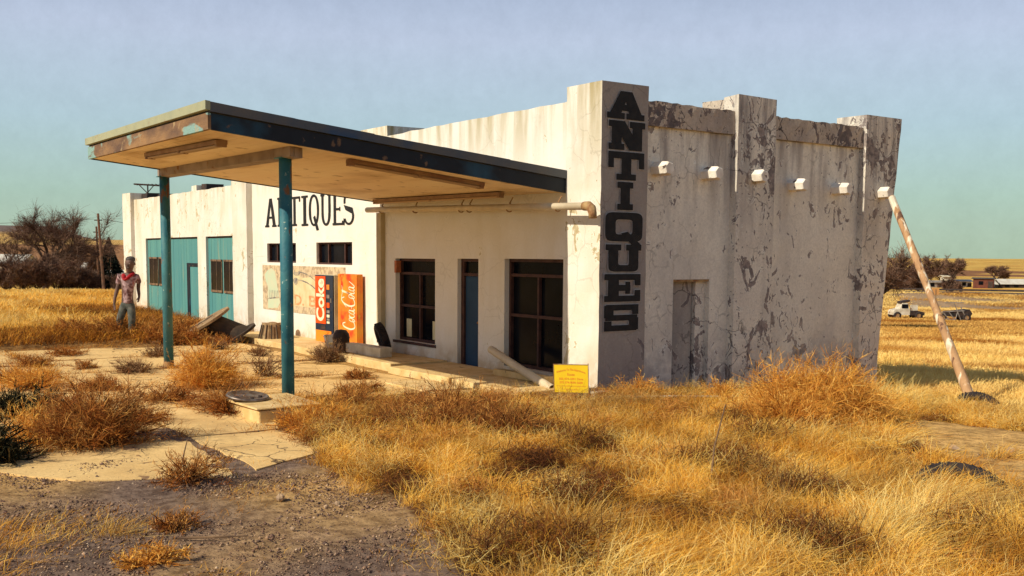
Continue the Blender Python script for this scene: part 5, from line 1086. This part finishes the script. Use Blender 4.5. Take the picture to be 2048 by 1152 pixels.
# utility poles
for i, (x, y, h, dx, lb) in enumerate(((-84.08, 12.07, 7.2, -0.35, 'nearer and taller leaning utility pole left of the garage'), (-101.7, 15.76, 6.9, -0.1, 'farther slender utility pole left of the garage'))):
    z0 = hz(x, y); e = empty('utility_pole', (x, y, z0), lb, 'pole', 'utility poles'); top = Vector((x, y, z0+h))+rt*dx
    MB().tube([(x, y, z0-.3), top], [0.15, 0.10], 8).build('shaft', mat('old pole timber', (0.20, 0.10, 0.06), (0.10, 0.06, 0.04), 3), e)
    MB().tube([top-zz*.6-rt*.35, top-zz*.6+rt*.35], .05, 6).build('crossarm', DARKW, e)
    if i == 0:
        for s, q in ((-1, Vector((-150, -60, 6.0))), (1, Vector((-96, 46, 6.0)))):
            a = top-zz*.5+rt*s*.4; pts = [a.lerp(q, t)-zz*(4*t*(1-t)*1.4) for t in np.linspace(0, 1, 14)]
            MB().tube(pts, .022, 4).build('wire', DARKM, e)
# far houses / sheds
def house(x, y, w, d, h, rh, wm, rm, label, grp=None, cat='house', rot=0.0, name='far_house', windows=2, door=True, z=None):
    z0 = hz(x, y)-0.1 if z is None else z; e = empty(name, (x, y, z0), label, cat, grp); A = (rt*math.cos(rot)+tc_*math.sin(rot)); Bq = A.cross(zz)*-1
    def q(u, v, z): return Vector((x, y, z0))+A*u+Bq*v+zz*z
    m = MB(); P = [q(-w/2,-d/2,0), q(w/2,-d/2,0), q(w/2,d/2,0), q(-w/2,d/2,0), q(-w/2,-d/2,h), q(w/2,-d/2,h), q(w/2,d/2,h), q(-w/2,d/2,h), q(-w/2,0,h+rh), q(w/2,0,h+rh)]
    m.poly(P, [(0,1,5,4),(1,2,6,9,5),(2,3,7,6),(3,0,4,8,7)]); m.build('wall', wm, e)
    r = MB(); o_ = .3; up_ = .06
    for s in (-1, 1):
        a = [q(-w/2-o_, s*(d/2+o_), h-o_*rh/(d/2)+up_), q(w/2+o_, s*(d/2+o_), h-o_*rh/(d/2)+up_), q(w/2+o_, 0, h+rh+up_), q(-w/2-o_, 0, h+rh+up_)]; r.poly(a+[p+zz*.08 for p in a], [(0,1,2,3),(4,5,6,7),(0,1,5,4),(1,2,6,5),(3,0,4,7)])
    r.build('roof', rm, e)
    c_ = 1 if (q(0, d/2, 0)-CAM).length < (q(0, -d/2, 0)-CAM).length else -1
    for k in range(windows):
        u = -w/2+w*(k+.7)/(windows+.8); m = MB(); m.obox(q(u, c_*(d/2+.03), h*.6), A, Bq, zz, (.4, .03, .35)); m.build('window', GLASS, e)
    if door: MB().obox(q(w*.36, c_*(d/2+.03), h*.4), A, Bq, zz, (.4, .03, h*.38)).build('door', DARKM, e)
    return e
DARKR = mat('dark shingle roof', (0.05, 0.045, 0.045), (0.09, 0.08, 0.07), 1); MROOF = mat('pale tin roof', (0.62, 0.60, 0.54), (0.5, 0.46, 0.4), 1)
house(-154.7, 14.2, 9, 6, 2.2, 1.3, WHITEP, MROOF, 'long white roofed house at the left edge behind the thicket', 'far houses', z=-1.6)
house(-158.7, 21.6, 6, 5, 2.0, 1.0, WHITEP, DARKR, 'small white house glimpsed through the middle of the thicket', 'far houses', z=-2.2)
house(-163.1, 25.5, 7, 5, 1.9, 1.0, GREYP, MROOF, 'grey house glimpsed right of the big bare tree', 'far houses', z=-2.2)
house(-132.4, 25.0, 3.0, 3, 1.4, 0.7, DARKM, MROOF, 'tiny dark hut with pale roof between poles and garage', 'far houses', windows=1, door=False, z=-2.2)
house(-105.8, 179.9, 1.6, 1.6, 2.2, 0.2, WHITEP, WHITEP, 'narrow white box hut at the left of the distant yard', 'sheds in the distant yard', 'shed', name='far_shed', windows=0)
house(-106.2, 183.1, 2.6, 2.2, 1.2, 0.3, WHITEP, MROOF, 'low white shed beside the narrow box hut', 'sheds in the distant yard', 'shed', name='far_shed', windows=1)
house(-104.9, 184.6, 2.4, 2.2, 1.2, 0.3, WHITEP, MROOF, 'low white shed right of the small distant tree', 'sheds in the distant yard', 'shed', name='far_shed', windows=1)
house(-97.3, 179.2, 3.6, 3.0, 1.9, 0.15, SHEDR, DARKR, 'red brown flat roofed shed in the distant yard', 'sheds in the distant yard', 'shed', name='far_shed', windows=1, rot=0.5)
house(-95.7, 185.8, 5.0, 3.0, 0.9, 0.8, DARKM, MROOF, 'long dark shed with pale pitched roof at the far right', 'sheds in the distant yard', 'shed', name='far_shed')
house(-97.4, 184.8, 2.6, 2.2, 0.8, 0.5, GREYP, MROOF, 'small grey shed right of the red brown shed', 'sheds in the distant yard', 'shed', name='far_shed', windows=0)
house(-109.5, 172.5, 4.0, 3.0, 1.3, 1.3, DARKM, DARKR, 'dark gabled barn at the left of the distant yard', 'sheds in the distant yard', 'shed', name='far_shed', windows=0, rot=1.2)
house(-107.2, 175.6, 5.5, 2.5, 1.1, 0.3, GREYP, GREYP, 'long grey low shed between the gabled barn and the white box hut', 'sheds in the distant yard', 'shed', name='far_shed', windows=2)
tree(-104.3, 180.0, 5.2, 2.6, 61, 'small bare tree in the middle of the distant yard', 'bare trees', trunk_r=.18, tw=.035, dens=1.2)
tree(-109.1, 183.7, 3.8, 2.2, 62, 'smaller bare tree left of the middle distant tree', 'bare trees', trunk_r=.14, tw=.035)
tree(-105.2, 197.6, 4.4, 2.6, 63, 'bare tree above the sheds at the far right', 'bare trees', trunk_r=.16, tw=.035)
tree(-30.5, 50.0, 5.6, 3.4, 64, 'gnarled bare tree peeking from behind the right building corner', 'bare trees', trunk_r=.22, tw=.016, lean=(1, 1), dens=1.3)
tree(-90.2, 148.3, 6.0, 4.5, 65, 'spreading bare tree just beyond the top of the prop pole', 'bare trees', trunk_r=.25, tw=.03, dens=1.3)
for i, (x, y) in enumerate(((-86.0, 150), (-95.0, 152.0))): tree(x, y, 2.8, 2.6, 70+i, ('dark scrub right of the spreading tree beyond the rails', 'dark scrub left of the spreading tree beyond the rails')[i], 'scrub beyond the rails', trunk_r=.1, nl=12, tw=.035, zc=.08, cat='shrub')
# railway line on its bank
rl = MB(); pa, pb = Vector((-105, 104.5, 0)), Vector((-30, 149.5, 0))
def rail_pt(t, off): 
    th = 0.30+0.26*t; r = 160+off; return Vector((CAM.x+r*(FX*math.cos(th)+RX*math.sin(th)), CAM.y+r*(FY*math.cos(th)+RY*math.sin(th)), 0))
e = empty('railway_track', tuple(rail_pt(.5, 0)+Vector((0, 0, -2.3))), 'dark railway line along the top of the gravel bank', 'railway')
for off in (-0.75, 0.75):
    MB().tube([rail_pt(t, off)+zz*(hz(*rail_pt(t, off)[:2])+.42) for t in np.linspace(0, 1, 30)], .15, 4).build('rail', DARKM, e)
sl_ = MB()
for t in np.linspace(0, 1, 90):
    c = rail_pt(t, 0); d = (c-Vector((CAM.x, CAM.y, 0))).normalized(); s = d.cross(zz); zc_ = hz(c.x, c.y)+.1; sl_.obox(c+zz*(zc_-.14), d, s, zz, (1.2, .2, .1))
sl_.build('sleepers', DARKW, e)
# orange marker post
po = empty('marker_post', (-40.37, 73.36, hz(-40.37, 73.36)), 'rusty orange marker post between the two wrecks', 'post'); z0 = po.location.z
MB().tube([(-40.37, 73.36, z0-.2), (-40.37, 73.36, z0+2.9)], .09, 7).build('shaft', RUST, po); MB().obox((-40.37, 73.36, z0+2.7), rt, tc_, zz, (.32, .05, .3)).build('plate', mat('faded orange plate', (.6, .3, .1)), po)
# wrecked vehicles
def wreck(x, y, label, kind):
    z0 = hz(x, y); e = empty('wrecked_truck', (x, y, z0), label, 'wrecked truck', 'derelict vehicles')
    def q(u, v, z): return Vector((x, y, z0))+(rt*u+tc_*v+zz*z)*.88
    def hull(prof, hw, name, m):      # side profile in u,z
        mb = MB(); n = len(prof); V = [q(u, -hw, z) for u, z in prof]+[q(u, hw, z) for u, z in prof]; mb.poly(V, [tuple(range(n)), tuple(reversed(range(n, 2*n)))]+[(i, (i+1) % n, n+(i+1) % n, n+i) for i in range(n)]); return mb.build(name, m, e)
    if kind == 1:
        hull([(-1.5, .45), (.35, .45), (.35, 1.05), (.1, 1.15), (-.75, 1.12), (-1.35, 1.0), (-1.5, .8)], .85, 'body', WHITEP)
        hull([(-.75, 1.12), (.3, 1.12), (.1, 1.75), (-.45, 1.78)], .75, 'cab', WHITEP)
        for s in (-1, 1): MB().obox(q(-.2, s*.77, 1.42), rt, tc_, zz, (.3, .02, .2)).build('window', GLASS, e)
        hull([(.38, .4), (2.0, .4), (2.0, .75), (1.2, .95), (.38, .85)], .8, 'bed', DARKM); MB().obox(q(.9, .5, 1.25), rt, tc_, zz, (.35, .08, .28)).build('tailgate', WHITEP, e)
        MB().obox(q(-.1, 0, 1.92), (rt+zz*.2).normalized(), tc_, zz, (.45, .5, .09)).build('roof_scrap', DARKM, e)
        wl = ((-1.05, .86), (-1.05, -.86), (1.35, .82), (1.35, -.82))
    else:
        hull([(-.3, .5), (1.9, .35), (2.2, .8), (1.9, 1.25), (.9, 1.1), (-.3, 1.0)], .8, 'body', DARKM)
        m = MB()
        for a, b in (((-1.0, 1.0), (1.3, 1.1)), ((-1.0, 1.0), (-1.5, .3)), ((-1.5, .3), (.4, .15)), ((.4, .15), (.6, 1.0)), ((-.9, .9), (-.3, .2)), ((-.3, .95), (.3, .2)), ((.2, 1.9), (1.0, .1)), ((.9, 1.5), (1.7, 0)), ((-.8, 1.95), (1.2, 1.98)), ((-1.2, 1.5), (-.3, 1.5))):
            m.tube([q(a[0], .85, a[1]), q(b[0], .85, b[1])], .045, 5)
        m.build('frame', GREYP, e)
        wl = ((-.9, .7), (-.9, -.7), (1.6, .8), (1.6, -.8))
    for u, v in wl:
        c = q(u, v, .38); w_ = MB().lathe(c, tc_, [(.22, -.1), (.36, -.12), (.38, 0), (.36, .12), (.22, .1)], 16).build('wheel', RUBBER, e, True); MB().lathe(c, tc_, [(0, .06), (.2, .07), (.22, 0)], 12).build('rim', RUST, w_)
wreck(-47.0, 78.6, 'white derelict pickup in the field left of the prop pole', 1)
wreck(-41.5, 77.4, 'stripped dark chassis with white frame bars right of the prop pole', 2)
